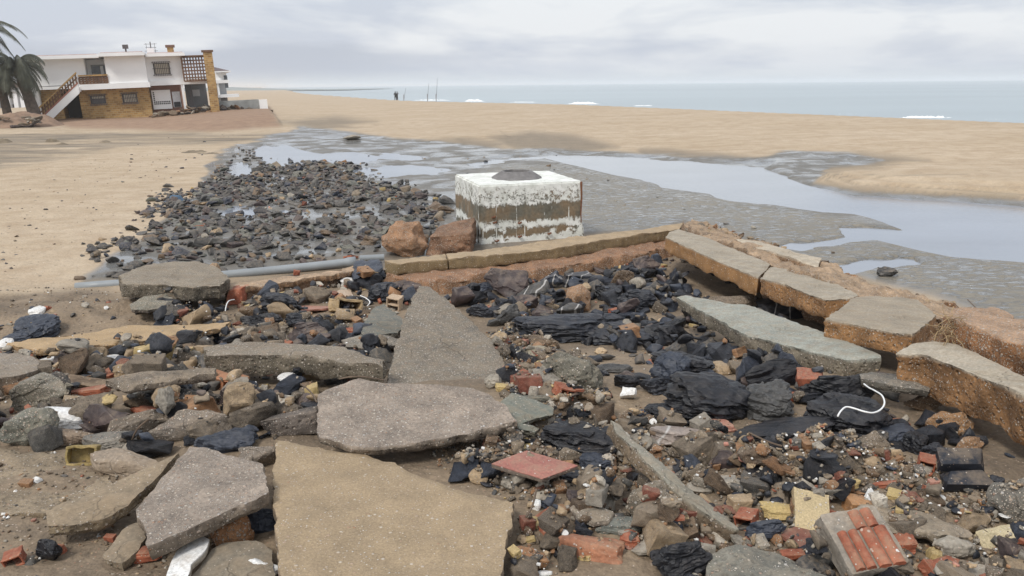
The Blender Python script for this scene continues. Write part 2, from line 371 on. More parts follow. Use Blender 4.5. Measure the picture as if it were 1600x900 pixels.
# ================================================================ GROUND
def ground():
    rows = np.concatenate([[138.6, 139.2, 140, 141, 142, 143.5, 145], np.arange(146.5, 250, 1.15), np.arange(250, 440, 1.0), np.arange(440, 1010, 2.4)])
    ys = []
    for r in rows:
        d = rays([800.], [r])[0]; ys.append(-CAM[2] * d[1] / d[2])
    ys = np.array(sorted(ys)); ys = np.concatenate([[-60, -20, -8, -2, 1., 2.0, 2.6], ys[ys > 2.9], [6000, 9000]]); ys = np.unique(ys)
    t = np.concatenate([np.arange(-6, -.72, .12), np.arange(-.72, .72, .00245), np.arange(.72, 6, .12)])
    Y, Tt = np.meshgrid(ys, t, indexing='ij'); X = Tt * np.maximum(np.abs(Y), 6.0) + 0
    x, y = X.ravel(), Y.ravel(); z = terrain(x, y); 
    nr, nc = Y.shape; i = np.arange(nr * nc).reshape(nr, nc)
    q = np.stack([i[:-1, :-1], i[:-1, 1:], i[1:, 1:], i[1:, :-1]], -1).reshape(-1, 4)
    me = bpy.data.meshes.new('ground'); me.vertices.add(len(x)); me.vertices.foreach_set('co', np.stack([x, y, z], -1).astype(np.float32).ravel())
    me.loops.add(q.size); me.loops.foreach_set('vertex_index', q.ravel().astype(np.int32)); me.polygons.add(len(q))
    me.polygons.foreach_set('loop_start', np.arange(0, q.size, 4, dtype=np.int32)); me.polygons.foreach_set('loop_total', np.full(len(q), 4, np.int32))
    me.update(calc_edges=True); me.polygons.foreach_set('use_smooth', [True] * len(q))
    px, py = project(np.stack([x, y, z], -1)); py = np.where(y > 2.0, py, 3000.)
    Pn = np.stack([x, y, 0 * x], -1); nz = fbm(Pn * .8, 4, 61); n2_ = fbm(Pn * .25, 4, 71)
    soft = np.clip((py - 120) / 40, 1.2, 9)
    wet = sstep(soft, -soft, sdf(px + nz * 9, py + nz * soft * .9, WET))
    fz_ = fbm(Pn * 3.2, 3, 25); lag = sstep(6, -1, sdf(px + nz * 9 + fz_ * 4, py + nz * 1.6 + fz_ * .9, LAGOON)); wet = np.maximum(wet, lag)
    red = sstep(4, -4, sdf(px, py + nz, MOUND)) * (y > 20)
    rip = sstep(8, -8, sdf(px + nz * 12, py + nz * 4, RIP))
    dirt = sstep(14, -14, sdf(px + nz * 20, py + nz * 10, DIRT)) ; dirt[y < 3.2] = 1
    trk = np.clip(sstep(6, -6, sdf(px, py + n2_ * 6, TRACK)) * sstep(-.75, .0, fbm(Pn * np.array([.10, .55, 1]), 4, 81)), 0, 1)
    for q_ in ([(-100,262),(0,225),(110,232),(200,228),(120,246),(0,266)],):
        trk = np.maximum(trk, .8 * sstep(5, -5, sdf(px, py + nz * 4, q_)) * sstep(-.5, .2, nz))
    dark_sand = np.zeros_like(x)    # damp darker sand patches on the beach bar
    for q_ in ([(760,214),(830,206),(900,212),(960,228),(900,238),(800,232)], [(1230,246),(1350,240),(1450,250),(1380,258),(1290,272),(1240,262)], [(640,222),(720,214),(800,224),(760,236),(660,234)], [(960,240),(1080,240),(1240,252),(1220,260),(1060,250)],
               [(430,190),(520,182),(590,190),(500,204)], [(1000,246),(1000,232),(1180,244),(1290,236),(1290,250)], [(1270,285),(1330,292),(1600,308),(1600,322),(1330,306)]):
        dark_sand = np.maximum(dark_sand, sstep(7, -7, sdf(px + nz * 10, py + nz * 3, q_)))
    bq = sdf(px, py, BAR); dark_sand = np.maximum(dark_sand, np.maximum(np.exp(-((bq + 2.5) / 1.0) ** 2), np.maximum(.9 * np.exp(-((bq + 7) / .9) ** 2), .7 * np.exp(-((bq + 12.5) / .9) ** 2))) * (py > 272) * .9)  # thin darker lines along the bar's stepped edges
    dark_sand = np.maximum(dark_sand, .8 * np.exp(-((sdf(px, py + nz, [(560,214),(640,205),(780,206),(800,219),(700,222),(620,220)]) ) / 1.3) ** 2) * (py > 212))  # darker line along the front edge of the ledge
    a = me.attributes.new('zone', 'FLOAT_COLOR', 'POINT'); a.data.foreach_set('color', np.stack([wet, red, rip, dirt], -1).astype(np.float32).ravel())
    a = me.attributes.new('zone_b', 'FLOAT_COLOR', 'POINT'); a.data.foreach_set('color', np.stack([trk, dark_sand, wet, wet * 0 + 1], -1).astype(np.float32).ravel())
    m, t, b = mat('beach_ground'); o = N(t, 'ShaderNodeTexCoord').outputs['Object']
    A = N(t, 'ShaderNodeAttribute'); A.attribute_name = 'zone'; s = N(t, 'ShaderNodeSeparateColor'); t.links.new(A.outputs['Color'], s.inputs[0])
    A2 = N(t, 'ShaderNodeAttribute'); A2.attribute_name = 'zone_b'; s2 = N(t, 'ShaderNodeSeparateColor'); t.links.new(A2.outputs['Color'], s2.inputs[0])
    W, RD, RP, DT = s.outputs[0], s.outputs[1], s.outputs[2], A.outputs['Alpha']
    big, mid, fine = noise(t, o, .22, 5, .6), noise(t, o, 1.7, 6, .62), noise(t, o, 30, 5, .75)
    st = N(t, 'ShaderNodeMapping'); st.inputs['Scale'].default_value = (.25, 1.6, 1); st.inputs['Rotation'].default_value = (0, 0, R(24)); t.links.new(o, st.inputs[0])
    streak = noise(t, st.outputs[0], .6, 6, .6)
    sand = mix(t, ramp(t, streak, .35, .68), (.44, .342, .228), (.53, .425, .30))
    sand = mix(t, ramp(t, big, .4, .65), sand, mix(t, .5, sand, (.58, .48, .36)))
    sand = mix(t, math_(t, 'MULTIPLY', ramp(t, mid, .42, .66), .6), sand, (.36, .26, .165))
    vs = vor(t, o, 6.5); cv = N(t, 'ShaderNodeSeparateColor'); t.links.new(vs.outputs['Color'], cv.inputs[0])
    sand = mix(t, math_(t, 'MULTIPLY', math_(t, 'MULTIPLY', ramp(t, vs.outputs['Distance'], .10, .30, (1, 1, 1), (0, 0, 0)), math_(t, 'GREATER_THAN', cv.outputs[0], .91)), .5), sand, (.20, .15, .10))
    # shell and pebble flecks
    v = vor(t, o, 22); cs = N(t, 'ShaderNodeSeparateColor'); t.links.new(v.outputs['Color'], cs.inputs[0])
    fl = math_(t, 'MULTIPLY', ramp(t, v.outputs['Distance'], .14, .26, (1, 1, 1), (0, 0, 0)), math_(t, 'GREATER_THAN', cs.outputs[0], .86))
    sand = mix(t, math_(t, 'MULTIPLY', fl, .8), sand, mix(t, math_(t, 'GREATER_THAN', cs.outputs[1], .55), (.16, .12, .09), (.75, .68, .58)))
    sand = mix(t, ramp(t, fine, .3, .75), mix(t, 1., sand, (.78, .77, .76), 'MULTIPLY'), mix(t, 1., sand, (1.14, 1.12, 1.1), 'MULTIPLY'))
    red = mix(t, ramp(t, mid, .3, .7), (.24, .15, .098), (.34, .225, .145)); col = mix(t, RD, sand, red)
    trk_c = mix(t, ramp(t, mid, .3, .7), (.115, .095, .072), (.20, .165, .12)); st2 = N(t, 'ShaderNodeMapping'); st2.inputs['Scale'].default_value = (.22, 1.5, 1); st2.inputs['Rotation'].default_value = (0, 0, R(-6)); t.links.new(o, st2.inputs[0]); tn = ramp(t, noise(t, st2.outputs[0], 1.0, 7, .7), .42, .58, (.45, .45, .45), (1, 1, 1)); col = mix(t, math_(t, 'MULTIPLY', math_(t, 'MULTIPLY', s2.outputs[0], tn), .95), col, trk_c)
    col = mix(t, math_(t, 'MULTIPLY', s2.outputs[1], .92), col, mix(t, ramp(t, mid, .3, .7), (.19, .155, .11), (.27, .215, .155)))
    dirtc = mix(t, ramp(t, mid, .32, .68), (.15, .113, .077), (.29, .218, .145)); dirtc = mix(t, ramp(t, fine, .3, .7), mix(t, 1., dirtc, (.7,) * 3, 'MULTIPLY'), mix(t, 1., dirtc, (1.25,) * 3, 'MULTIPLY'))
    v3 = vor(t, o, 60); c3 = N(t, 'ShaderNodeSeparateColor'); t.links.new(v3.outputs['Color'], c3.inputs[0])
    fl3 = math_(t, 'MULTIPLY', ramp(t, v3.outputs['Distance'], .2, .3, (1, 1, 1), (0, 0, 0)), math_(t, 'GREATER_THAN', c3.outputs[0], .82))
    dirtc = mix(t, math_(t, 'MULTIPLY', fl3, .85), dirtc, mix(t, c3.outputs[1], (.30, .14, .08), (.55, .48, .40)))
    mud = mix(t, ramp(t, mid, .3, .7), (.105, .095, .078), (.185, .165, .135))
    # rippled flat: sand ridges with water lying in the troughs
    rpm = N(t, 'ShaderNodeMapping'); rpm.inputs['Scale'].default_value = (.75, 1.5, 1); rpm.inputs['Rotation'].default_value = (0, 0, R(-10)); t.links.new(o, rpm.inputs[0])
    rn = noise(t, rpm.outputs[0], 6.5, 5, .66, .9); bigr = noise(t, o, .5, 3); ridge = ramp(t, math_(t, 'MULTIPLY_ADD', bigr, .22, math_(t, 'SUBTRACT', rn, .11)), .40, .52)
    stn = noise(t, o, .7, 8, .68, .5)
    ripc = mix(t, ridge, mud, mix(t, ramp(t, stn, .3, .7), (.18, .157, .118), (.255, .22, .165)))
    mudc = mix(t, RP, mud, ripc); col = mix(t, W, col, mudc); col = mix(t, DT, col, dirtc)
    t.links.new(col, b.inputs['Base Color'])
    # wetness -> roughness: sheets of water between streaks
    sheet = math_(t, 'MULTIPLY', ramp(t, stn, .46, .58), math_(t, 'SUBTRACT', 1., RP)); tro = math_(t, 'MULTIPLY', math_(t, 'SUBTRACT', 1., ridge), RP)
    shn = math_(t, 'MULTIPLY', math_(t, 'MULTIPLY', math_(t, 'MAXIMUM', sheet, tro), W), math_(t, 'SUBTRACT', 1., DT))
    rough = math_(t, 'SUBTRACT', .92, math_(t, 'MULTIPLY', W, .42)); rough = mix(t, shn, rough, .06)
    rough = mix(t, DT, rough, .9); t.links.new(rough, b.inputs['Roughness'])
    dry = math_(t, 'SUBTRACT', 1., shn)
    h = math_(t, 'ADD', math_(t, 'MULTIPLY', fine, .35), math_(t, 'ADD', math_(t, 'MULTIPLY', mid, 1.3), math_(t, 'MULTIPLY', math_(t, 'MULTIPLY', ridge, RP), 1.0)))
    h = math_(t, 'ADD', h, math_(t, 'MULTIPLY', ramp(t, noise(t, o, 5.5, 4, .6), .35, .65), .9)); h = math_(t, 'MULTIPLY', h, dry)
    bump(t, b, h, .7, .03)
    # standing film of water in the troughs
    film = N(t, 'ShaderNodeBsdfPrincipled'); film.inputs['Base Color'].default_value = (.20, .21, .215, 1); film.inputs['Roughness'].default_value = .07; film.inputs['IOR'].default_value = 1.5
    ms = N(t, 'ShaderNodeMixShader'); t.links.new(math_(t, 'MULTIPLY', shn, .62), ms.inputs[0]); t.links.new(b.outputs[0], ms.inputs[1]); t.links.new(film.outputs[0], ms.inputs[2])
    t.links.new(ms.outputs[0], t.nodes['Material Output'].inputs[0])
    ob = link('ground', me, m); ob['kind'] = 'structure'; return ob
ground()

def water_mat(name, col, rough, sc_, st_, spec=.5):
    m, t, b = mat(name); o = N(t, 'ShaderNodeTexCoord').outputs['Object']
    mp_ = N(t, 'ShaderNodeMapping'); mp_.inputs['Scale'].default_value = (1, 2.2, 1); mp_.inputs['Rotation'].default_value = (0, 0, R(25)); t.links.new(o, mp_.inputs[0])
    n_ = noise(t, mp_.outputs[0], sc_, 5, .6); b.inputs['Roughness'].default_value = rough; b.inputs['IOR'].default_value = 1.45
    t.links.new(mix(t, 1., (*col, 1), ramp(t, noise(t, mp_.outputs[0], sc_ * .05, 5), .3, .7, (.88,) * 3, (1.1,) * 3), 'MULTIPLY'), b.inputs['Base Color'])
    b.inputs['Specular IOR Level'].default_value = spec; bump(t, b, n_, st_, .02); return m
def sheet(name, x0, x1, y0, y1, z, m):
    me = np_mesh(name, [(x0, y0, z), (x1, y0, z), (x1, y1, z), (x0, y1, z)], [(0, 1, 2, 3)]); return tag(link(name, me, m), kind='structure')
sheet('lagoon_water', -15, 22, 8, 40, -.042, water_mat('lagoon', (.25, .275, .315), .05, 5, .12))
# the sea, seaward of the crest only
def sea():
    P = [(x + 1, y + .3, -.72) for x, y, z in CREST] ; n = len(P); out_ = [(400, -60), (700, 60), (1500, 400), (4000, 2000), (7000, 5000), (9000, 9000), (6000, 15000)]
    V = []; K = 12
    for (x, y, z), (x2, y2) in zip(P, out_):
        for k in range(K + 1): u = (k / K) ** 2; V.append((x + (x2 - x) * u, y + (y2 - y) * u, -.72))
    V_ = V; tr = [(i * (K + 1) + k, i * (K + 1) + k + 1, (i + 1) * (K + 1) + k + 1, (i + 1) * (K + 1) + k) for i in range(n - 1) for k in range(K)]
    m = water_mat('sea_water', (.35, .405, .425), .4, .12, .9, .5)
    tag(link('sea', np_mesh('sea', V, [tuple(t) for t in tr]), m), kind='structure')
sea()
foam = simple('foam', (.9, .92, .92), .8, .05)
def breaker(pxa, pxb, py, Dz, hmax, seed, label):
    rg = random.Random(seed); n = 60; V = []; Fc = []
    a = onz(pxa, py, -.72); b_ = onz(pxb, py, -.72); ax = (b_ - a)
    side = Vector((-ax.y, ax.x, 0)).normalized()
    rows = 6
    for i in range(n + 1):
        u = i / n; e = min(1, 4 * u, 4 * (1 - u)) ; hh = .55 * hmax * e * (.45 + .55 * rg.random()) * (1 if u < .75 else .55)
        for k in range(rows + 1):
            w = k / rows * math.pi; q = a + ax * u + side * (math.cos(w) * hh * 1.6) + Vector((0, 0, math.sin(w) * hh - .05))
            V.append(q + Vector((rg.uniform(-1, 1), rg.uniform(-1, 1), rg.uniform(-.6, .6))) * hh * .15)
    for i in range(n):
        for k in range(rows):
            p = i * (rows + 1) + k; Fc.append((p, p + 1, p + rows + 2, p + rows + 1))
    tag(link('breaking_wave', np_mesh('breaking_wave', V, Fc, 180), foam), label, 'wave', 'waves breaking off the beach', 'structure')
breaker(1398, 1500, 184, 0, .45, 1, 'white wave breaking off the beach at the far right')
breaker(885, 942, 162.5, 0, .8, 2, 'white wave breaking beyond the beach crest near the middle')
breaker(725, 760, 158.5, 0, 1.0, 3, 'thin white wave beyond the beach near the fishing rods')
breaker(985, 1030, 165.5, 0, .3, 4, 'faint low line of foam right of the middle wave')

for i_, (a_, b_, y_, h_) in enumerate(((1120, 1230, 170.5, .10), (1290, 1380, 178.0, .12), (640, 715, 156.8, .45), (1520, 1590, 186.5, .12), (790, 850, 159.8, .3))): breaker(a_, b_, y_, 0, h_, 10 + i_, ('faint thin line of foam on the sea, middle right', 'thin foam line left of the far right breaking wave', 'thin foam line right of the two far people', 'faint foam at the right edge of the photo', 'thin foam line left of the middle wave')[i_])
# far dunes
def dunes():
    rg = random.Random(5)
    xs = np.linspace(-420, -120, 90); ys = [600, 640, 700, 780, 860]
    V = []; 
    for j, y in enumerate(ys):
        for x in xs:
            e = sstep(-172, -250, np.array([x * 1.0]))[0]; hh = (0, .7, 1, .7, 0)[j] * e * (2.6 + 1.2 * float(fbm([[x * .03, y * .01, 1]], 3, 3)[0]))
            V.append((x, y, -.3 + hh))
    n = len(xs); Fc = [(j * n + i, j * n + i + 1, (j + 1) * n + i + 1, (j + 1) * n + i) for j in range(4) for i in range(n - 1)]
    tag(link('dune_hills', np_mesh('dune_hills', V, Fc, 180), simple('haze_paled_scrub', (.24, .27, .26), .95, .2, .05)), kind='structure')  # scrub green made paler, distance haze put into the colour
dunes()

# ================================================================ HELPERS: boxes, tubes, slabs
def MB():
    return dict(V=[], F=[])
def box(mb, x0, x1, y0, y1, z0, z1, mtx=None):
    b = len(mb['V']); c = [(x0, y0, z0), (x1, y0, z0), (x1, y1, z0), (x0, y1, z0), (x0, y0, z1), (x1, y0, z1), (x1, y1, z1), (x0, y1, z1)]
    if mtx: c = [tuple(mtx @ Vector(p)) for p in c]
    mb['V'] += c; mb['F'] += [tuple(b + i for i in f) for f in ((0, 3, 2, 1), (4, 5, 6, 7), (0, 1, 5, 4), (1, 2, 6, 5), (2, 3, 7, 6), (3, 0, 4, 7))]
def build(mb, name, m, parent=None, col=None, loc=None):
    return link(name, np_mesh(name, mb['V'], mb['F'], None, col), m, parent, loc)
def tube(pts, rad, n=8, caps=True):
    pts = [Vector(p) for p in pts]; V = []; Fc = []
    for i, p in enumerate(pts):
        d = (pts[min(i + 1, len(pts) - 1)] - pts[max(i - 1, 0)]).normalized(); u = d.orthogonal().normalized()
        if i: 
            u = (pu - d * pu.dot(d)).normalized()
        pu = u; v = d.cross(u); r = rad[i] if isinstance(rad, (list, tuple)) else rad
        for k in range(n):
            a = 6.28318 * k / n; V.append(p + u * math.cos(a) * r + v * math.sin(a) * r)
    for i in range(len(pts) - 1):
        for k in range(n): Fc.append((i * n + k, i * n + (k + 1) % n, (i + 1) * n + (k + 1) % n, (i + 1) * n + k))
    if caps: Fc.append(tuple(range(n))[::-1]); Fc.append(tuple((len(pts) - 1) * n + k for k in range(n)))
    return V, Fc
HEROMASK = []      # world footprints of slabs: scattered debris keeps off them
SLABS = []
def plane_from(ctrl):
    P = [hit(*c) for c in ctrl]; n = (P[1] - P[0]).cross(P[2] - P[0]).normalized()
    if n.z < 0: n = -n
    return P[0], n
def onplane(px, py, P0, n):
    d = Vector(rays([px], [py])[0]); t = (P0 - CAM).dot(n) / d.dot(n); return CAM + d * t
def slab(name, outline, ctrl, thick, mats, col, scol=None, seed=0, edge=.012, g=.05, top=.004, side=.02, taper=0.0, label=None, cat=None, group=None, parent=None, mask=True, skirt=None, lean=None, chip=.012):
    """a broken slab: top face given by its outline in the photo on a plane through three terrain-relative points; real thickness below"""
    if isinstance(ctrl, tuple): P0, n = ctrl
    else:
        H3 = [hit(*q) for q in ctrl]; P0 = sum(H3, Vector()) / 3; n = (H3[1] - H3[0]).cross(H3[2] - H3[0])
        if abs(n.z) < 1e-6: n = Vector((0, 0, 1))
        sx, sy = n.x / n.z, n.y / n.z; k_ = min(1, .10 / (math.hypot(sx, sy) + 1e-6)); n = Vector((sx * k_, sy * k_, 1)).normalized()
        if lean: n = Vector((lean[0], lean[1], 1)).normalized()
    W = [onplane(x, y, P0, n) for x, y in outline]
    c = sum(W, Vector()) / len(W); u = (Vector((1, 0, 0)) - n * n.x).normalized(); v = n.cross(u)
    Q = [((w - c).dot(u), (w - c).dot(v)) for w in W]
    area = sum(Q[i][0] * Q[(i + 1) % len(Q)][1] - Q[(i + 1) % len(Q)][0] * Q[i][1] for i in range(len(Q)))
    if area < 0: Q = Q[::-1]
    # jagged outline
    E = []
    for i in range(len(Q)):
        a = np.array(Q[i]); b = np.array(Q[(i + 1) % len(Q)]); L_ = np.hypot(*(b - a)); k = max(1, int(L_ / (g * .42)))
        nn = np.array([(b - a)[1], -(b - a)[0]]) / (L_ + 1e-9)
        tt = np.arange(k) / k; p = a + np.outer(tt, b - a)
        ps = np.stack([p[:, 0], p[:, 1], np.full(k, seed * 1.7)], -1); off = edge * (1.1 * fbm(ps * 4, 2, seed) + 1.0 * fbm(ps * 14, 3, seed + 2, g=.62)) * np.minimum(1, np.minimum(tt, 1 - tt) * L_ / .04 + .25)
        E.append(p + off[:, None] * nn)
    E = np.concatenate(E); ne = len(E)
    lo, hi = E.min(0), E.max(0)
    gx, gy = np.meshgrid(np.arange(lo[0], hi[0], g), np.arange(lo[1], hi[1], g)); rg = np.random.RandomState(seed)
    gp = np.stack([gx.ravel(), gy.ravel()], -1) + rg.uniform(-.3, .3, (gx.size, 2)) * g
    sd_ = sdf(gp[:, 0], gp[:, 1], E); gp = gp[sd_ < -g * .55]; 
    gp = np.concatenate([gp])
    verts = [Vector((float(a), float(b))) for a, b in np.concatenate([E, gp])]
    r = delaunay_2d_cdt(verts, [(i, (i + 1) % ne) for i in range(ne)], [], 1, 1e-6)
    P = np.array([(p.x, p.y) for p in r[0]]); tris = [tuple(f) for f in r[2]]
    # boundary order from used edges
    idx = {}
    for i in range(len(P)): idx[(round(P[i, 0], 5), round(P[i, 1], 5))] = i
    B = [idx.get((round(float(verts[i].x), 5), round(float(verts[i].y), 5))) for i in range(ne)]
    B = [b for b in B if b is not None]
    sd_ = -sdf(P[:, 0], P[:, 1], E)
    z = top * fbm(np.stack([P[:, 0] * 9, P[:, 1] * 9, np.full(len(P), seed)], -1), 4, seed + 3) + top * 1.5 * fbm(np.stack([P[:, 0] * 2, P[:, 1] * 2, np.full(len(P), seed)], -1), 2, seed + 9)
    z = z - chip * sstep(g * .9, 0, sd_) * (.5 + .5 * fbm(np.stack([P[:, 0] * 7, P[:, 1] * 7, P[:, 0] * 0 + 7], -1), 3, seed + 5))
    V = [np.array([P[i, 0], P[i, 1], z[i]]) for i in range(len(P))]; Fc = []; mi = []
    for f in tris:
        a, b, cc = P[f[0]], P[f[1]], P[f[2]]
        if (b[0] - a[0]) * (cc[1] - a[1]) - (b[1] - a[1]) * (cc[0] - a[0]) < 0: f = f[::-1]
        Fc.append(f); mi.append(0)
    nb = len(B); bp = P[B]; nx = np.roll(bp, -1, 0) - np.roll(bp, 1, 0); nrm = np.stack([nx[:, 1], -nx[:, 0]], -1); nrm /= (np.hypot(*nrm.T)[:, None] + 1e-9)
    lv = max(3, min(8, int(thick / .028))); prev = B
    for k in range(1, lv + 1):
        t_ = k / lv; zz = -thick * t_; 
        q = np.stack([bp[:, 0] * 7, bp[:, 1] * 7, np.full(nb, zz * 10 + seed)], -1)
        o_ = side * (fbm(q, 4, seed + 11) * .8 + .0) - taper * t_ - (chip if k == lv else 0)
        zo = thick * .14 * fbm(np.stack([bp[:, 0] * 5, bp[:, 1] * 5, np.full(nb, 3. + seed)], -1), 3, seed + 13) if k > 1 else np.zeros(nb)
        base = len(V)
        for i in range(nb): V.append(np.array([bp[i, 0] + nrm[i, 0] * o_[i], bp[i, 1] + nrm[i, 1] * o_[i], zz + zo[i] * t_]))
        cur = list(range(base, base + nb))
        for i in range(nb):
            j = (i + 1) % nb; Fc.append((prev[i], cur[i], cur[j], prev[j])); mi.append(1)
        prev = cur
    b0 = len(V); V += [np.array([P[i, 0], P[i, 1], -thick + .0]) for i in range(len(P)) if False]
    # underside
    cx = bp.mean(0); V.append(np.array([cx[0], cx[1], -thick])); ci = len(V) - 1
    sub = delaunay_2d_cdt([Vector((float(V[p][0]), float(V[p][1]))) for p in prev], [(i, (i + 1) % nb) for i in range(nb)], [], 1, 1e-6)
    if len(sub[0]) == nb:
        for f in sub[2]:
            a, b, cc = [V[prev[i]] for i in f]
            if (b[0] - a[0]) * (cc[1] - a[1]) - (b[1] - a[1]) * (cc[0] - a[0]) > 0: f = f[::-1]
            Fc.append(tuple(prev[i] for i in f)); mi.append(1)
    V.pop() if ci == len(V) - 1 and True else None
    me = bpy.data.meshes.new(name); me.from_pydata([tuple(map(float, p)) for p in V], [], [tuple(int(i) for i in f) for f in Fc]); me.update()
    mt = mats if isinstance(mats, (list, tuple)) else [mats, mats]
    o = link(name, me, list(mt)); me.polygons.foreach_set('material_index', mi)
    me.polygons.foreach_set('use_smooth', [True] * len(me.polygons)); me.set_sharp_from_angle(angle=R(33))
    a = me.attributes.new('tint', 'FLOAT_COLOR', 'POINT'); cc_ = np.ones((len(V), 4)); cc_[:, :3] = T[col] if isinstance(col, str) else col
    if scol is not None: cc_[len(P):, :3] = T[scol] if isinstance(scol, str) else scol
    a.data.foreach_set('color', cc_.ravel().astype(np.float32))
    o.matrix_world = Matrix(((u.x, v.x, n.x, c.x), (u.y, v.y, n.y, c.y), (u.z, v.z, n.z, c.z), (0, 0, 0, 1)))
    if parent:
        o.parent = parent; o.matrix_parent_inverse = Matrix.Translation(parent.location).inverted()
    tag(o, label, cat, group)
    foot = [(c + u * float(e[0]) + v * float(e[1])) for e in E[::3]]
    SLABS.append((foot, c, n, thick)); 
    if mask: HEROMASK.append([(p.x, p.y) for p in foot])
    return o

def haze():
    mb = MB(); box(mb, -60000, 60000, -2000, 20000, -7.5, 14); me = np_mesh('haze', mb['V'], mb['F']); m = bpy.data.materials.new('haze'); m.use_nodes = True; t = m.node_tree; t.nodes.clear()
    v = N(t, 'ShaderNodeVolumePrincipled'); v.inputs['Color'].default_value = (.98, .99, 1, 1); v.inputs['Density'].default_value = .00045; v.inputs['Anisotropy'].default_value = .2
    o = N(t, 'ShaderNodeOutputMaterial'); t.links.new(v.outputs[0], o.inputs['Volume']); tag(link('haze', me, m), kind='stuff')
haze()
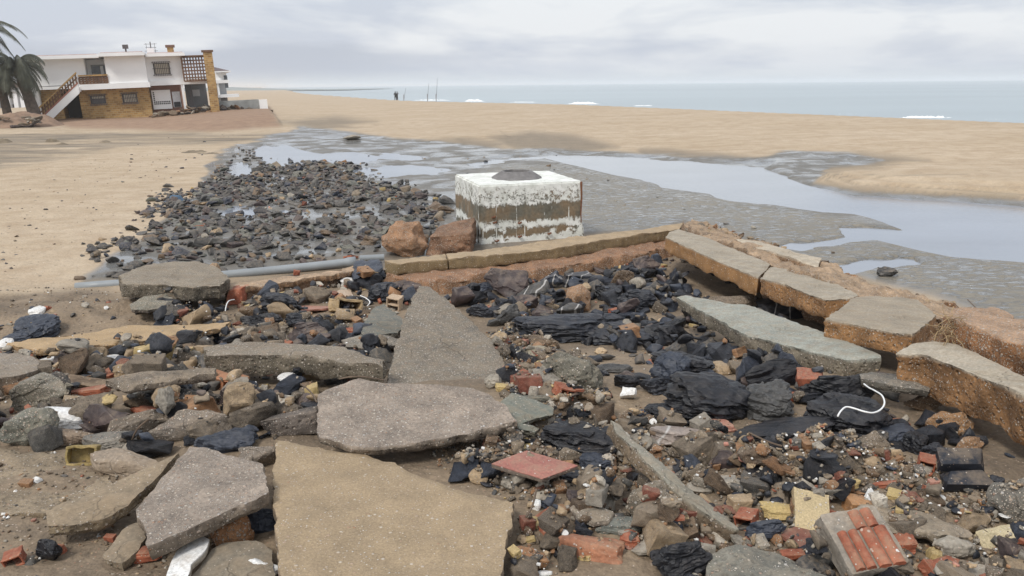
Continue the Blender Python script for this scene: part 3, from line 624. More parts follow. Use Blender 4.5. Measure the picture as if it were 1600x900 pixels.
# ================================================================ HOUSE
def house():
    D0 = 65.0
    base = onz(50, 184, 0); sc_ = D0 / base.y
    O = CAM + (Vector(onz(62, 176, 0)) - CAM) * 1.0
    O = Vector(rays([62], [184])[0]); O = CAM + O * (D0 / O.y)
    ang = R(2.1); ca, sa = math.cos(ang), math.sin(ang); TH = R(22); nd = Vector((-math.sin(TH), math.cos(TH), 0)); exx = Vector((math.cos(TH), math.sin(TH), 0))
    root = empty('beach_house', O, (0, -ang, TH))
    def H(px, py, dep=0.0):
        d = Vector(rays([px], [py])[0]); p = CAM + d * (((O - CAM).dot(nd) + dep) / d.dot(nd)) - O; lx = p.dot(exx)
        return (lx * ca + p.z * sa, -lx * sa + p.z * ca)
    def hx(X, Y, dep=0): return H(X / 3.478, 20 + Y / 3.478, dep)     # from the enlarged crop
    def X(Xc, Yc=400, dep=0): return hx(Xc, Yc, dep)[0]
    def Z(Xc, Yc, dep=0): return hx(Xc, Yc, dep)[1]
    white = simple('house_white_paint', (.87, .87, .86), .8, .05, .6); brick = None
    m, t, b = mat('house_ochre_brick'); o = N(t, 'ShaderNodeTexCoord').outputs['Object']
    mp_ = N(t, 'ShaderNodeMapping'); mp_.inputs['Rotation'].default_value = (R(90), 0, 0); t.links.new(o, mp_.inputs[0])
    br = N(t, 'ShaderNodeTexBrick'); br.inputs['Scale'].default_value = 1.5; br.inputs['Color1'].default_value = (.50, .31, .12, 1); br.inputs['Color2'].default_value = (.27, .15, .055, 1); br.inputs['Mortar'].default_value = (.42, .32, .18, 1)
    br.inputs['Mortar Size'].default_value = .03; t.links.new(mp_.outputs[0], br.inputs['Vector'])
    t.links.new(mix(t, 1., br.outputs['Color'], ramp(t, noise(t, o, .7, 5), .3, .7, (.75, .72, .68), (1.2, 1.2, 1.15)), 'MULTIPLY'), b.inputs['Base Color']); b.inputs['Roughness'].default_value = .9; brick = m
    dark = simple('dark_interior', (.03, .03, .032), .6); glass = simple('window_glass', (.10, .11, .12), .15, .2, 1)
    dbrick = simple('brown_lattice_brick', (.155, .085, .05), .9, .3, 2); shut = simple('cream_shutter', (.62, .56, .44), .7, .05); grille = simple('iron_grille', (.10, .09, .09), .6)
    trimred = simple('terracotta_edge', (.33, .15, .11), .8); grey = simple('grey_render', (.35, .36, .37), .85, .15, 1); roofm = simple('roof_tile', (.48, .34, .31), .85, .2, 2)
    zf = Z(600, 410)                         # first floor slab underside
    zt = Z(700, 235); z0 = -2.4
    def Bx(name, x0, x1, y0, y1, za, zb, m_, par=root):
        k = MB(); box(k, x0, x1, y0, y1, za, zb); return build(k, name, m_, par)
    xa, xb, xm, xr = X(167, 300), X(462, 300), X(575, 300), X(795, 300); xe = X(1000, 300)
    band = .38
    Bx('upper_wall', xa, xb, 0, 10, zf + band, Z(300, 250), white)
    Bx('upper_wall', xb + .01, xm - .01, 1.6, 10, zf + band, Z(500, 250), white)
    Bx('upper_wall', xm, xr, -.5, 9, zf + band, zt, white)
    Bx('upper_wall', xr + .003, xe, .3, 9, zf + band, zt - .05, white)
    Bx('floor_band', X(435, 400), xr + .1, -.62, 9.2, zf - .05, zf + band, white)
    Bx('floor_band', xr + .103, X(1130, 385), .2, 8.8, zf + .05, zf + band + .08, white)
    Bx('floor_band', xa - .02, X(435, 400) - .01, -.1, 9.1, zf + .1, zf + band - .05, white)
    # roof slabs with pale overhanging eaves
    for (c0, c1, yy, fr) in ((130, 540, 243, -.9), (542, 790, 228, -1.3), (792, 1005, 228, -.6)):
        zc = Z((c0 + c1) / 2, yy); r_ = Bx('roof', X(c0, 240), X(c1, 240) , fr, 10.4, zc - .13, zc + .13, white)
        Bx('roof_tiles', X(c0, 240) + .15, X(c1, 240) - .15, fr + .3, 10.2, zc + .133, zc + .19, roofm, r_)
    # lower brick storey
    Bx('brick_wall', X(437, 500), X(822, 500), .1, 9, z0, zf - .055, brick)
    Bx('brick_wall', X(218, 480), X(330, 480), .8, 9, z0, zf + .09, brick)
    Bx('brick_wall', X(330, 480) + .01, X(437, 480) - .01, 3.5, 9, z0, zf + .09, dark)  # recess under the stairs, its shade painted as near-black
    Bx('corner_pier', X(196, 480), X(217, 480) - .01, -.05, 9.05, z0, zf + .095, white)
    # windows
    def win(c0, c1, y0_, y1_, front, shutter, half=0.0):
        x0, x1, zb_, zt_ = X(c0, y1_), X(c1, y0_), Z((c0 + c1) / 2, y1_), Z((c0 + c1) / 2, y0_)
        w = Bx('window', x0, x1, front - .03, front + .05, zb_, zt_, dark)
        Bx('shutter', x0 + .08, x1 - .08, front - .055, front - .031, zb_ + .06 + half * (zt_ - zb_), zt_ - .06, shut, w)
        if not half: pass
        else: Bx('pane', x0 + .08, x1 - .08, front - .05, front - .031, zb_ + .05, zb_ + half * (zt_ - zb_), glass, w)
        k = MB(); n = 9
        for i in range(n + 1):
            xx = x0 + (x1 - x0) * i / n; box(k, xx - .02, xx + .02, front - .24, front - .20, zb_ - .12, zt_ + .12)
        for zz in (zb_ - .1, (zb_ + zt_) / 2, zt_ + .06): box(k, x0 - .1, x1 + .1, front - .199, front - .17, zz, zz + .04)
        for xx in (x0 - .1, x1 + .06): box(k, xx, xx + .04, front - .169, front + .02, zb_ - .05, zb_); box(k, xx, xx + .04, front - .169, front + .02, zt_, zt_ + .05)
        build(k, 'grille', grille, w)
    win(840, 918, 272, 335, .3, 1); win(497, 570, 450, 495, .1, 1, .55); win(670, 742, 440, 488, .1, 1)
    # balcony recess: windows and doors behind
    x0, x1 = X(485, 300), X(572, 300); zb_, zt_ = zf + band, Z(520, 280)
    w = Bx('window', x0, x1, 1.5, 1.58, zb_, zt_, grey)
    for (a_, b__) in ((490, 535), (555, 576)): Bx('pane', X(a_, 300), X(b__, 300), 1.44, 1.49, zb_ + .9, zt_ - .1, glass, w)
    k = MB(); box(k, X(536, 300), X(553, 300), 1.44, 1.49, zb_, zt_ - .1); build(k, 'frame', white, w)
    # open-work brick parapet
    def lattice(name, x0, x1, z0_, z1_, y0_, th, nx, nz, m_, fr=.10, par=root):
        k = MB(); 
        for i in range(nx + 1):
            xx = x0 + (x1 - x0) * i / nx; box(k, xx - fr, xx + fr, y0_, y0_ + th, z0_, z1_)
        for j in range(nz + 1):
            zz = z0_ + (z1_ - z0_) * j / nz; box(k, x0 + .0, x1, y0_ + .015, y0_ + th - .015, zz - fr, zz + fr)
        return build(k, name, m_, par)
    p = lattice('balcony_parapet', X(435, 370), X(588, 370), zf + band + .05, Z(510, 350), -.55, .2, 8, 3, dbrick, .06)
    Bx('coping', X(428, 345), X(588, 345), -.62, -.28, Z(510, 350) + .08, Z(510, 338) + .02, brick, p)
    # big lattice screen and pillar on the right
    s = lattice('lattice_screen', X(992, 300), X(1118, 300), Z(1060, 370), Z(1060, 240), -.2, .07, 8, 7, dbrick, .055)
    Bx('screen_cap', X(985, 235), X(1120, 235), -.35, .3, Z(1060, 238) , Z(1060, 231), dbrick, s)
    Bx('brick_pillar', X(1128, 400), X(1176, 400), -.45, .1, z0, Z(1140, 215), brick)
    Bx('pillar_cap', X(1128, 400) - .12, X(1176, 400) + .1, -.55, .2, Z(1140, 214), Z(1140, 203), dbrick)
    # ground floor right: white pierced panel, door, columns, recess
    mwall = simple('terracotta_render', (.27, .15, .11), .9, .2, 1)
    Bx('ground_wall', X(824, 480), X(990, 480), 1.3, 2.2, z0, zf + .04, mwall)
    xx0, xx1, zz0, zz1 = X(826, 470), X(930, 470), Z(880, 525), Z(870, 420)
    pn = Bx('pierced_panel', xx0, xx1, 1.0, 1.2, zz0, zz1, white); k = MB(); s_ = .17
    nx_, dxp = 9, (xx1 - xx0 - .3) / 8; s_ = dxp * .36
    for j in range(11):
        for i in range(nx_):
            cx = xx0 + .15 + i * dxp; cz = zz0 + .45 + j * dxp * 1.05
            if (j < 2 or i == 0) and cz < zz1 - .15: 
                k = MB(); box(k, cx - s_, cx + s_, .985, .999, cz - s_, cz + s_); build(k, 'opening', dark, pn)
    dr = Bx('door', X(938, 470), X(982, 470), 1.2, 1.28, Z(960, 515), Z(960, 428), simple('door_white', (.72, .74, .76), .5))
    Bx('pane', X(942, 470), X(978, 470), 1.15, 1.198, Z(960, 513), Z(960, 485), dark, dr)
    Bx('column', X(992, 450), X(1004, 450), .3, .75, z0, zf + .045, white)
    Bx('column', X(985, 450) - .03, X(991, 450), .35, .8, z0, zf + .04, mwall)
    bw = Bx('back_wall', X(1012, 450, 5), X(1128, 450, 5), 6, 6.3, z0, zf + .04, grey)
    Bx('window', X(1048, 440, 5), X(1088, 440, 5), 5.85, 5.99, Z(1065, 458), Z(1065, 418), white, bw)
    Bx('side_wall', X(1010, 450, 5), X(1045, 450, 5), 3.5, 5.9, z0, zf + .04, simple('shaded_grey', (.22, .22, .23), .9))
    Bx('garden_slab', X(1180, 450, 3), X(1300, 450, 3), 3, 5, Z(1240, 462), Z(1240, 445), white)
    # stairs on the left
    k = MB(); xs0, zs0, xs1, zs1 = X(232, 570), Z(232, 570) - .1, X(434, 372), zf + band + .1
    n = 13
    for i in range(n):
        u0, u1 = i / n, (i + 1) / n; box(k, xs0 + (xs1 - xs0) * u0, xs0 + (xs1 - xs0) * u1 , -1.5, -.05 + .002 * i, zs0 + (zs1 - zs0) * u0 - .45, zs0 + (zs1 - zs0) * u1 - .3)
    st = build(k, 'staircase', white, root)
    dx, dz = xs1 - xs0, zs1 - zs0; L_ = math.hypot(dx, dz); ux, uz = dx / L_, dz / L_
    def skew(a, b_, h0, h1, y0_, y1_, name, m_):
        V = []; 
        for y in (y0_, y1_):
            V += [(xs0 + dx * a, y, zs0 + dz * a + h0), (xs0 + dx * b_, y, zs0 + dz * b_ + h0), (xs0 + dx * b_, y, zs0 + dz * b_ + h1), (xs0 + dx * a, y, zs0 + dz * a + h1)]
        return V, [(0, 1, 2, 3), (7, 6, 5, 4), (0, 4, 5, 1), (1, 5, 6, 2), (2, 6, 7, 3), (3, 7, 4, 0)]
    for args in ((0, 1, -.75, -.05, -1.75, -1.51, 'stringer', white), (-.04, 1, .72, .86, -1.82, -1.48, 'handrail', brick), (0, 1, -.049, .1, -1.77, -1.5, 'stair_edge', trimred)):
        V, Fc = skew(*args); link(args[6], np_mesh(args[6], V, Fc), args[7], st)
    for i in range(15):
        u = (i + .3) / 15; V, Fc = skew(u, u + .03, .1, .72, -1.72, -1.55, '', None); link('baluster', np_mesh('baluster', V, Fc), dbrick, st)
    V, Fc = skew(0, 1, .36, .48, -1.7, -1.57, '', None); link('handrail', np_mesh('mid_rail', V, Fc), dbrick, st)
    # roof furniture
    ch = Bx('chimney', X(907, 200), X(944, 200), 3, 4.5, zt, Z(925, 185, 3), brick); Bx('chimney_cap', X(907, 200) - .12, X(944, 200) + .12, 2.9, 4.6, Z(925, 185, 3) + .002, Z(925, 174, 3), simple('chimney_top', (.2, .12, .09), .9), ch)
    k = MB(); xv = X(676, 200); zv = Z(676, 210); box(k, xv - .06, xv + .06, 2, 2.12, zt, zv + .5); box(k, xv - .22, xv + .22, 1.9, 2.25, zv + .3, zv + .62); build(k, 'roof_vent', grille, root)
    k = MB(); xv = X(818, 200); zv = Z(818, 150); box(k, xv - .04, xv + .04, 2, 2.08, zt, zv)
    for j, w_ in enumerate((.5, .42, .5, .3, .36)): box(k, xv - w_, xv + w_, 2.02, 2.06, zv - .2 - .28 * j, zv - .17 - .28 * j)
    for j in (-.35, 0.3): box(k, xv + j, xv + j + .03, 2.0, 2.09, zv - .9, zv - .1)
    build(k, 'antenna', grille, root)
    k = MB(); box(k, X(795, 200), X(835, 200), 1.2, 2.4, zt + .2, zt + .62); build(k, 'roof_box', white, root)
    # rear wing at the right edge
    wg = Bx('rear_wing', X(1172, 400, 4), X(1238, 400, 4), 4, 9, zf + .3, Z(1200, 325, 4), white); Bx('roof', X(1168, 320, 4), X(1252, 320, 4), 3.5, 9.4, Z(1200, 324, 4), Z(1200, 317, 4), white, wg)
    V = [(X(1166, 310, 4), 3.6, Z(1200, 316, 4)), (X(1250, 310, 4), 3.6, Z(1240, 316, 4)), (X(1250, 310, 4), 9.3, Z(1240, 316, 4)), (X(1166, 310, 4), 9.3, Z(1200, 316, 4)), (X(1166, 310, 4), 5, Z(1180, 292, 4)), (X(1166, 310, 4), 8, Z(1180, 292, 4))]
    link('roof_tiles', np_mesh('wing_roof', V, [(0, 1, 4), (1, 2, 5, 4), (2, 3, 5), (0, 4, 5, 3), (0, 3, 2, 1)]), simple('dark_roof', (.13, .10, .10), .8), wg)
    Bx('window', X(1219, 370, 4), X(1237, 370, 4), 3.9, 3.99, Z(1228, 408, 4), Z(1228, 340, 4), glass, wg)
    Bx('floor_band', X(1178, 420, 4), X(1250, 420, 4), 3.7, 9, zf + .02, zf + .298, white, wg)
    for c0 in (1186,): Bx('column', X(c0, 440, 4), X(c0 + 10, 440, 4), 4, 4.4, z0, zf + .018, white)
    Bx('rear_base', X(1190, 450, 4), X(1236, 450, 4), 4.5, 8.8, z0, zf + .017, grey)
    tag(root, 'white two storey house above ochre brick ground floor, tilted on undermined ground', 'house')
    # garden wall running right
    gw = empty('garden_wall', O, (0, -ang, TH)); 
    k = MB(); box(k, X(1180, 490, 2), X(1410, 490, 2), 2.5, 2.8, -2.2, Z(1300, 466, 2) - .15); m_g, t_, b_ = mat('weathered_wall'); o_ = N(t_, 'ShaderNodeTexCoord').outputs['Object']
    t_.links.new(mix(t_, ramp(t_, noise(t_, o_, 1.2, 6), .35, .65), (.22, .23, .22), (.42, .43, .42)), b_.inputs['Base Color']); b_.inputs['Roughness'].default_value = .9
    build(k, 'wall_panel', m_g, gw); k = MB(); box(k, X(1411, 490, 2), X(1455, 490, 2), 2.3, 3.0, -2.2, Z(1430, 466, 2) - .1); build(k, 'end_pier', white, gw)
    tag(gw, 'grey weathered garden wall ending in a white pier beside the tilted house', 'wall')
    return O
HO = house()

# white building with arches behind the palm
def side_house():
    D0 = 115.; d = Vector(rays([20], [170])[0]); O = CAM + d * (D0 / d.y); r = empty('arcade_house', O); s = D0 / F
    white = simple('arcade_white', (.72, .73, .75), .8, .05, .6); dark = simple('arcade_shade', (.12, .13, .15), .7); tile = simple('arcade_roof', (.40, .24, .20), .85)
    def X(p): return (p - 20) * s * 1.02
    def Z(p): return (170 - p) * s * 1.05
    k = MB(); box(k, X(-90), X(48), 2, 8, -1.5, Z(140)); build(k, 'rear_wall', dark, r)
    k = MB()
    for x in (-85, -60, -38, -20, -4, 14, 26, 36, 47): box(k, X(x) - .3, X(x) + .3, 0, .5, -1.5, Z(146))
    build(k, 'arcade_columns', white, r)
    k = MB(); box(k, X(-92), X(50), -.2, 8.2, Z(146), Z(139)); build(k, 'upper_band', white, r)
    for x in (-70, -30, 5, 31): 
        k = MB(); box(k, X(x), X(x + 8), 1.9, 1.98, Z(164), Z(150)); build(k, 'window', white, r)
    V = [(X(-94), -.5, Z(139)), (X(52), -.5, Z(139)), (X(52), 8.5, Z(139)), (X(-94), 8.5, Z(139)), (X(-88), 4, Z(133)), (X(46), 4, Z(133))]
    link('roof', np_mesh('roof', V, [(0, 1, 5, 4), (1, 2, 5), (2, 3, 4, 5), (3, 0, 4), (0, 3, 2, 1)]), tile, r)
    tag(r, 'distant white arcaded building with tiled roof behind the palm tree', 'house')
side_house()

# palms
def palm(px, py, D, hgt, nf, flen, seed, label, lean=(0, 0), trunk_r=.32, wilt=1.0):
    rg = random.Random(seed); d = Vector(rays([px], [py])[0]); O = CAM + d * (D / d.y); r = empty('palm_tree', O)
    pts = [Vector((lean[0] * (i / 10) ** 1.3, lean[1] * i / 10, -1.0 + (hgt + 1) * i / 10)) for i in range(11)]
    V, Fc = tube(pts, [trunk_r * (1.25 - .35 * i / 10 + .05 * rg.uniform(-1, 1)) for i in range(11)], 12)
    link('trunk', np_mesh('trunk', V, Fc, 60), simple('palm_bark', (.10, .08, .065), .95, .4, 4, bs=.6), r); c = pts[-1]
    V = []; Fc = []
    for f in range(nf):
        az = rg.uniform(0, 6.283); el = R(rg.uniform(-25, 62)); L_ = flen * rg.uniform(.75, 1.1); p = c.copy(); dirv = Vector((math.cos(az) * math.cos(el), math.sin(az) * math.cos(el), math.sin(el))); seg = 14; P = [p.copy()]
        for i in range(seg):
            p = p + dirv * (L_ / seg); P.append(p.copy()); dirv = (dirv + Vector((.03, 0, -.13 * wilt * (.6 + i / seg)))).normalized()
        v_, f_ = tube(P, [.045 * (1 - .8 * i / seg) + .006 for i in range(seg + 1)], 4, False); b = len(V); V += v_; Fc += [tuple(b + q for q in x) for x in f_]
        for i in range(1, seg * 3):
            u = i / 3; k = int(u); q = P[min(k, seg)].lerp(P[min(k + 1, seg)], u - k); tdir = (P[min(k + 1, seg)] - P[max(k - 1, 0)]).normalized()
            sdv = tdir.cross(Vector((0, 0, 1))).normalized()
            for sg in (-1, 1):
                ll = .62 * (math.sin(3.14 * (.12 + .8 * u / seg))) * rg.uniform(.8, 1.15); e = q + sdv * sg * ll * .75 + tdir * ll * .45 + Vector((0, 0, -.45 * ll * wilt)) ; w = tdir * .026
                b = len(V); V += [q - w, q + w, e]; Fc.append((b, b + 1, b + 2))
    link('crown', np_mesh('crown', V, Fc), simple('palm_leaf', (.085, .09, .062), .7, .35, 1.2), r)
    tag(r, label, 'palm tree', 'palm trees by the tilted house')
palm(58, 183, 61, 3.7, 60, 2.7, 3, 'dark drooping palm tree standing against the left end of the tilted house', (-.95, 0), .38, 1.6)
palm(-8, 183, 59, 6.1, 30, 3.4, 8, 'tall palm whose fronds arch into the photo at the upper left edge', (-.2, 0), .3, 1.15)
palm(14, 183, 63, 3.0, 34, 2.5, 12, 'low bushy palm tree between the arcaded building and the drooping palm', (-.3, 0), .3, 1.1)

# ================================================================ PEOPLE AND RODS
def person(px, pyfoot, D, face, label, jacket, arms):
    d = Vector(rays([px], [pyfoot])[0]); O = CAM + d * (D / d.y); r = empty('person', O, (0, 0, face))
    J = dict(pel=(0, 0, .95), ch=(0, .02, 1.3), nk=(0, .03, 1.47), hd=(0, .05, 1.60), top=(0, .05, 1.70), ls=(-.19, .02, 1.40), rs=(.19, .02, 1.40), le=arms[0], lh=arms[1], re=arms[2], rh=arms[3],
             lhp=(-.1, 0, .92), rhp=(.1, 0, .92), lk=(-.14, .02, .5), rk=(.13, .05, .5), lf=(-.16, 0, .07), rf=(.15, .03, .07), lt=(-.18, .2, .03), rt=(.17, .22, .03))
    rad = dict(pel=.15, ch=.17, nk=.065, hd=.10, top=.085, ls=.08, rs=.08, le=.055, lh=.04, re=.055, rh=.04, lhp=.11, rhp=.11, lk=.075, rk=.075, lf=.05, rf=.05, lt=.04, rt=.04)
    E = [('pel', 'ch'), ('ch', 'nk'), ('nk', 'hd'), ('hd', 'top'), ('ch', 'ls'), ('ch', 'rs'), ('ls', 'le'), ('le', 'lh'), ('rs', 're'), ('re', 'rh'), ('pel', 'lhp'), ('pel', 'rhp'), ('lhp', 'lk'), ('rhp', 'rk'), ('lk', 'lf'), ('rk', 'rf'), ('lf', 'lt'), ('rf', 'rt')]
    ks = list(J); me = bpy.data.meshes.new('body'); me.from_pydata([J[k] for k in ks], [(ks.index(a), ks.index(b)) for a, b in E], [])
    o = bpy.data.objects.new('body', me); C.objects.link(o); md = o.modifiers.new('skin', 'SKIN'); 
    for i, k in enumerate(ks): me.skin_vertices[0].data[i].radius = (rad[k],) * 2
    me.skin_vertices[0].data[0].use_root = True
    o.modifiers.new('sub', 'SUBSURF').levels = 1; o.modifiers['sub'].render_levels = 1
    dg = bpy.context.evaluated_depsgraph_get(); dg.update(); me2 = bpy.data.meshes.new_from_object(o.evaluated_get(dg)); bpy.data.objects.remove(o)
    ob = link('body', me2, [jacket, simple('skin_tone', (.35, .2, .14), .6)], r)
    for p in me2.polygons:
        p.use_smooth = True; p.material_index = 1 if (p.center.z > 1.47 and p.center.y > .06) else 0
    V, Fc = tube([(0, .03, 1.58), (0, .03, 1.66), (0, .03, 1.74), (0, .03, 1.77)], [.108, .112, .09, .03], 10); link('hair', np_mesh('hair', V, Fc, 60), simple('dark_hair', (.02, .018, .016), .8), r)
    tag(r, label, 'person')
blk = simple('black_jacket', (.018, .02, .022), .8)
person(618.2, 158.4, 150, .5, 'person in dark clothes on the far beach, left one of the two standing together', blk, ((-.28, .05, 1.15), (-.2, .25, 1.15), (.27, .05, 1.13), (.2, .2, 1.0)))
person(620.8, 158.4, 150.6, -1.0, 'person in dark clothes on the far beach, right one of the two, elbow raised', simple('dark_coat', (.03, .03, .035), .8), ((-.27, .03, 1.15), (-.26, .15, .92), (.36, .1, 1.38), (.2, .25, 1.5)))
def rod(px, pyb, pyt, D, label, dx=0):
    a = Vector(rays([px], [pyb])[0]); a = CAM + a * (D / a.y); b = Vector(rays([px + dx], [pyt])[0]); b = CAM + b * ((D + 1) / b.y); r = empty('fishing_rod', a)
    pts = [(b - a) * (i / 6) + Vector((0.0, 0, 0)) for i in range(7)]; V, Fc = tube(pts, [.05, .045, .04, .035, .03, .025, .02], 5); link('rod_blank', np_mesh('rod_blank', V, Fc), simple('rod_grey', (.16, .17, .18), .5), r)
    V, Fc = tube([(0, -.05, -.3), (0, -.05, 1.0)], .08, 6); link('sand_spike', np_mesh('sand_spike', V, Fc), simple('spike', (.3, .3, .32), .5), r)
    tag(r, label, 'fishing rod', 'fishing rods planted on the shore')
rod(631, 156.5, 138, 150, 'short thin fishing rod planted just right of the two far people', 3)
rod(668, 156.5, 130, 140, 'thin fishing rod on the far shore, middle of the three', 2)
rod(681.5, 156.5, 122, 138, 'tallest fishing rod on the far shore, right of the other two', 2)

# ================================================================ WHITE CONCRETE BOX
def white_box():
    A = onz(750, 385, -.03); Bp = onz(909, 374.5, -.03); Cc = onz(709, 343, -.03)
    d = Vector(rays([744.5], [290])[0]); t = math.hypot(A.x, A.y) / math.hypot(d.x, d.y); top = (CAM + d * t).z
    ex = (Bp - A); ex.z = 0; w = ex.length; ex.normalize(); ey = Vector((-ex.y, ex.x, 0))
    # depth from the far top corners
    p = onz(852, 265, top); q = onz(708, 269, top); q2 = onz(744.5, 290, top); dep = (q - q2).length
    print('box', A, w, top, dep)
    dep = min(max(dep, w * .7), w * 1.02)
    r = empty('concrete_chamber', A + Vector((0, 0, 0)), (0, 0, math.atan2(ex.y, ex.x)))
    g = .035; bm = bmesh.new()
    H_ = top - A.z
    bmesh.ops.create_cube(bm, size=1, matrix=Matrix.Translation((w / 2, dep / 2, H_ / 2 - .08)) @ Matrix.Diagonal((w, dep, H_ + .16, 1)))
    bmesh.ops.bevel(bm, geom=[e for e in bm.edges], offset=.025, segments=2, affect='EDGES')
    bmesh.ops.subdivide_edges(bm, edges=[e for e in bm.edges if e.calc_length() > .4], cuts=36, use_grid_fill=True)
    bmesh.ops.triangulate(bm, faces=bm.faces); bm.normal_update(); me = bpy.data.meshes.new('chamber_body')
    V = np.array([v.co for v in bm.verts]); Nn = np.array([v.normal for v in bm.verts])
    V = V + Nn * (.006 * fbm(V * 6, 4, 4) - .012 * np.clip(fbm(V * 4, 3, 8) - .5, 0, 1))[:, None]
    V[:, 0] += np.where(V[:, 0] > w * .8, .05 * sstep(.5, 0, V[:, 2]) * (V[:, 0] - w * .8) / (w * .2), 0)
    for v, c in zip(bm.verts, V): v.co = c
    bm.to_mesh(me); bm.free(); me.polygons.foreach_set('use_smooth', [True] * len(me.polygons)); me.set_sharp_from_angle(angle=R(40))
    m, t_, b = mat('peeling_white_render'); o = N(t_, 'ShaderNodeTexCoord').outputs['Object']; s = N(t_, 'ShaderNodeSeparateXYZ'); t_.links.new(o, s.inputs[0])
    wht = mix(t_, ramp(t_, noise(t_, o, 4, 6, .65), .35, .7), (.60, .61, .55), (.88, .88, .84)); expo = mix(t_, ramp(t_, noise(t_, o, 2.2, 5, .6), .42, .58), (.135, .125, .095), (.21, .15, .09))
    expo = mix(t_, ramp(t_, noise(t_, o, 20, 4, .6), .3, .7), mix(t_, 1., expo, (.75,) * 3, 'MULTIPLY'), mix(t_, 1., expo, (1.25,) * 3, 'MULTIPLY'))
    drip = N(t_, 'ShaderNodeMapping'); drip.inputs['Scale'].default_value = (9, 9, .5); t_.links.new(o, drip.inputs[0]); dn = noise(t_, drip.outputs[0], 1.5, 6, .7); rn = noise(t_, o, 4, 8, .78)
    zz = math_(t_, 'ADD', math_(t_, 'DIVIDE', s.outputs['Z'], H_), math_(t_, 'MULTIPLY', math_(t_, 'SUBTRACT', dn, .5), .22)); zz = math_(t_, 'ADD', zz, math_(t_, 'MULTIPLY', math_(t_, 'SUBTRACT', rn, .5), .30))
    def bandm(lo, hi, sft=.012):
        return math_(t_, 'MULTIPLY', ramp(t_, zz, lo - sft, lo + sft), ramp(t_, zz, hi - sft, hi + sft, (1, 1, 1), (0, 0, 0)))
    band_ = math_(t_, 'MAXIMUM', bandm(.38, .67), math_(t_, 'MULTIPLY', bandm(.14, .27), ramp(t_, noise(t_, o, 3, 4), .42, .46)))
    scr = N(t_, 'ShaderNodeMapping'); scr.inputs['Scale'].default_value = (1.2, 1.2, 26); t_.links.new(o, scr.inputs[0])
    speck = ramp(t_, noise(t_, o, 13, 6, .8), .53, .57); sb = math_(t_, 'MULTIPLY', bandm(.68, .90, .05), math_(t_, 'MULTIPLY', speck, 1.))
    k = math_(t_, 'MAXIMUM', band_, sb); streakw = ramp(t_, noise(t_, drip.outputs[0], 3.2, 3, .5), .645, .67); k = math_(t_, 'MULTIPLY', k, math_(t_, 'SUBTRACT', 1., streakw))
    k = math_(t_, 'MAXIMUM', k, math_(t_, 'MULTIPLY', ramp(t_, noise(t_, o, 7, 7, .8), .565, .60), ramp(t_, zz, .93, .97, (1, 1, 1), (.25, .25, .25))))
    col = mix(t_, k, wht, expo)
    rust = math_(t_, 'MULTIPLY', ramp(t_, noise(t_, drip.outputs[0], 1.1, 3, .5), .64, .70), ramp(t_, s.outputs['Z'], H_ * .99, H_ * .9, (0, 0, 0), (1, 1, 1)))
    col = mix(t_, math_(t_, 'MULTIPLY', rust, .6), col, (.40, .24, .10)); t_.links.new(col, b.inputs['Base Color']); b.inputs['Roughness'].default_value = .75
    bump(t_, b, math_(t_, 'ADD', math_(t_, 'MULTIPLY', k, -1.), math_(t_, 'MULTIPLY', noise(t_, o, 40, 4), .4)), .6, .012)
    link('chamber_body', me, m, r)
    # mortar collar with hole
    cx, cy = w * .5, dep * .47; r1, r2, r3 = w * .255, w * .15, w * .13; V = []; Fc = []; n = 12; prof = [(r1, H_ - .01), (r1 * .985, H_ + .008), (r2 * 1.0, H_ + .12), (r3, H_ + .121), (r3 * .95, H_ + .01)]
    for (rr, z) in prof:
        for k_ in range(n): a = 6.283 * k_ / n; V.append((cx + rr * math.cos(a) * (1 + .02 * math.sin(5 * a)), cy + rr * math.sin(a), z))
    for j in range(len(prof) - 1):
        for k_ in range(n): Fc.append((j * n + k_, j * n + (k_ + 1) % n, (j + 1) * n + (k_ + 1) % n, (j + 1) * n + k_))
    Fc.append(tuple((len(prof) - 1) * n + k_ for k_ in range(n)))
    link('manhole_collar', np_mesh('collar', V, Fc, 8), simple('dark_mortar', (.17, .16, .155), .9, .25, 9, bs=.5), r)
    rr = simple('rusted_iron', (.17, .07, .035), .9, .4, 20, bs=.6)
    for (u, z) in ((.13, .38), (.15, .07), (.37, .35), (.37, .12), (.66, .14), (.12, .47)):
        V, Fc = tube([(u * w, .01, z * H_), (u * w + .01, -.03, z * H_), (u * w + .05, -.035, z * H_ + .02)], .016, 6); link('rusty_bar', np_mesh('bar', V, Fc), rr, r)
    V, Fc = tube([(w * .985, -.012, H_ * .99), (w * .99, -.016, H_ * .7), (w * .985, -.012, H_ * .45), (w * .99, -.01, H_ * .3)], [.02, .014, .011, .008], 6); link('rusty_bar', np_mesh('edge_bar', V, Fc), rr, r)
    tag(r, 'white peeling concrete block with dark round collar on top, standing on wet sand', 'concrete chamber')
    c = r.location; HEROMASK.append([tuple((A + ex * a * w + ey * b_ * dep).xy) for a, b_ in ((-.02, -.02), (1.02, -.02), (1.02, 1.02), (-.02, 1.02))])
white_box()
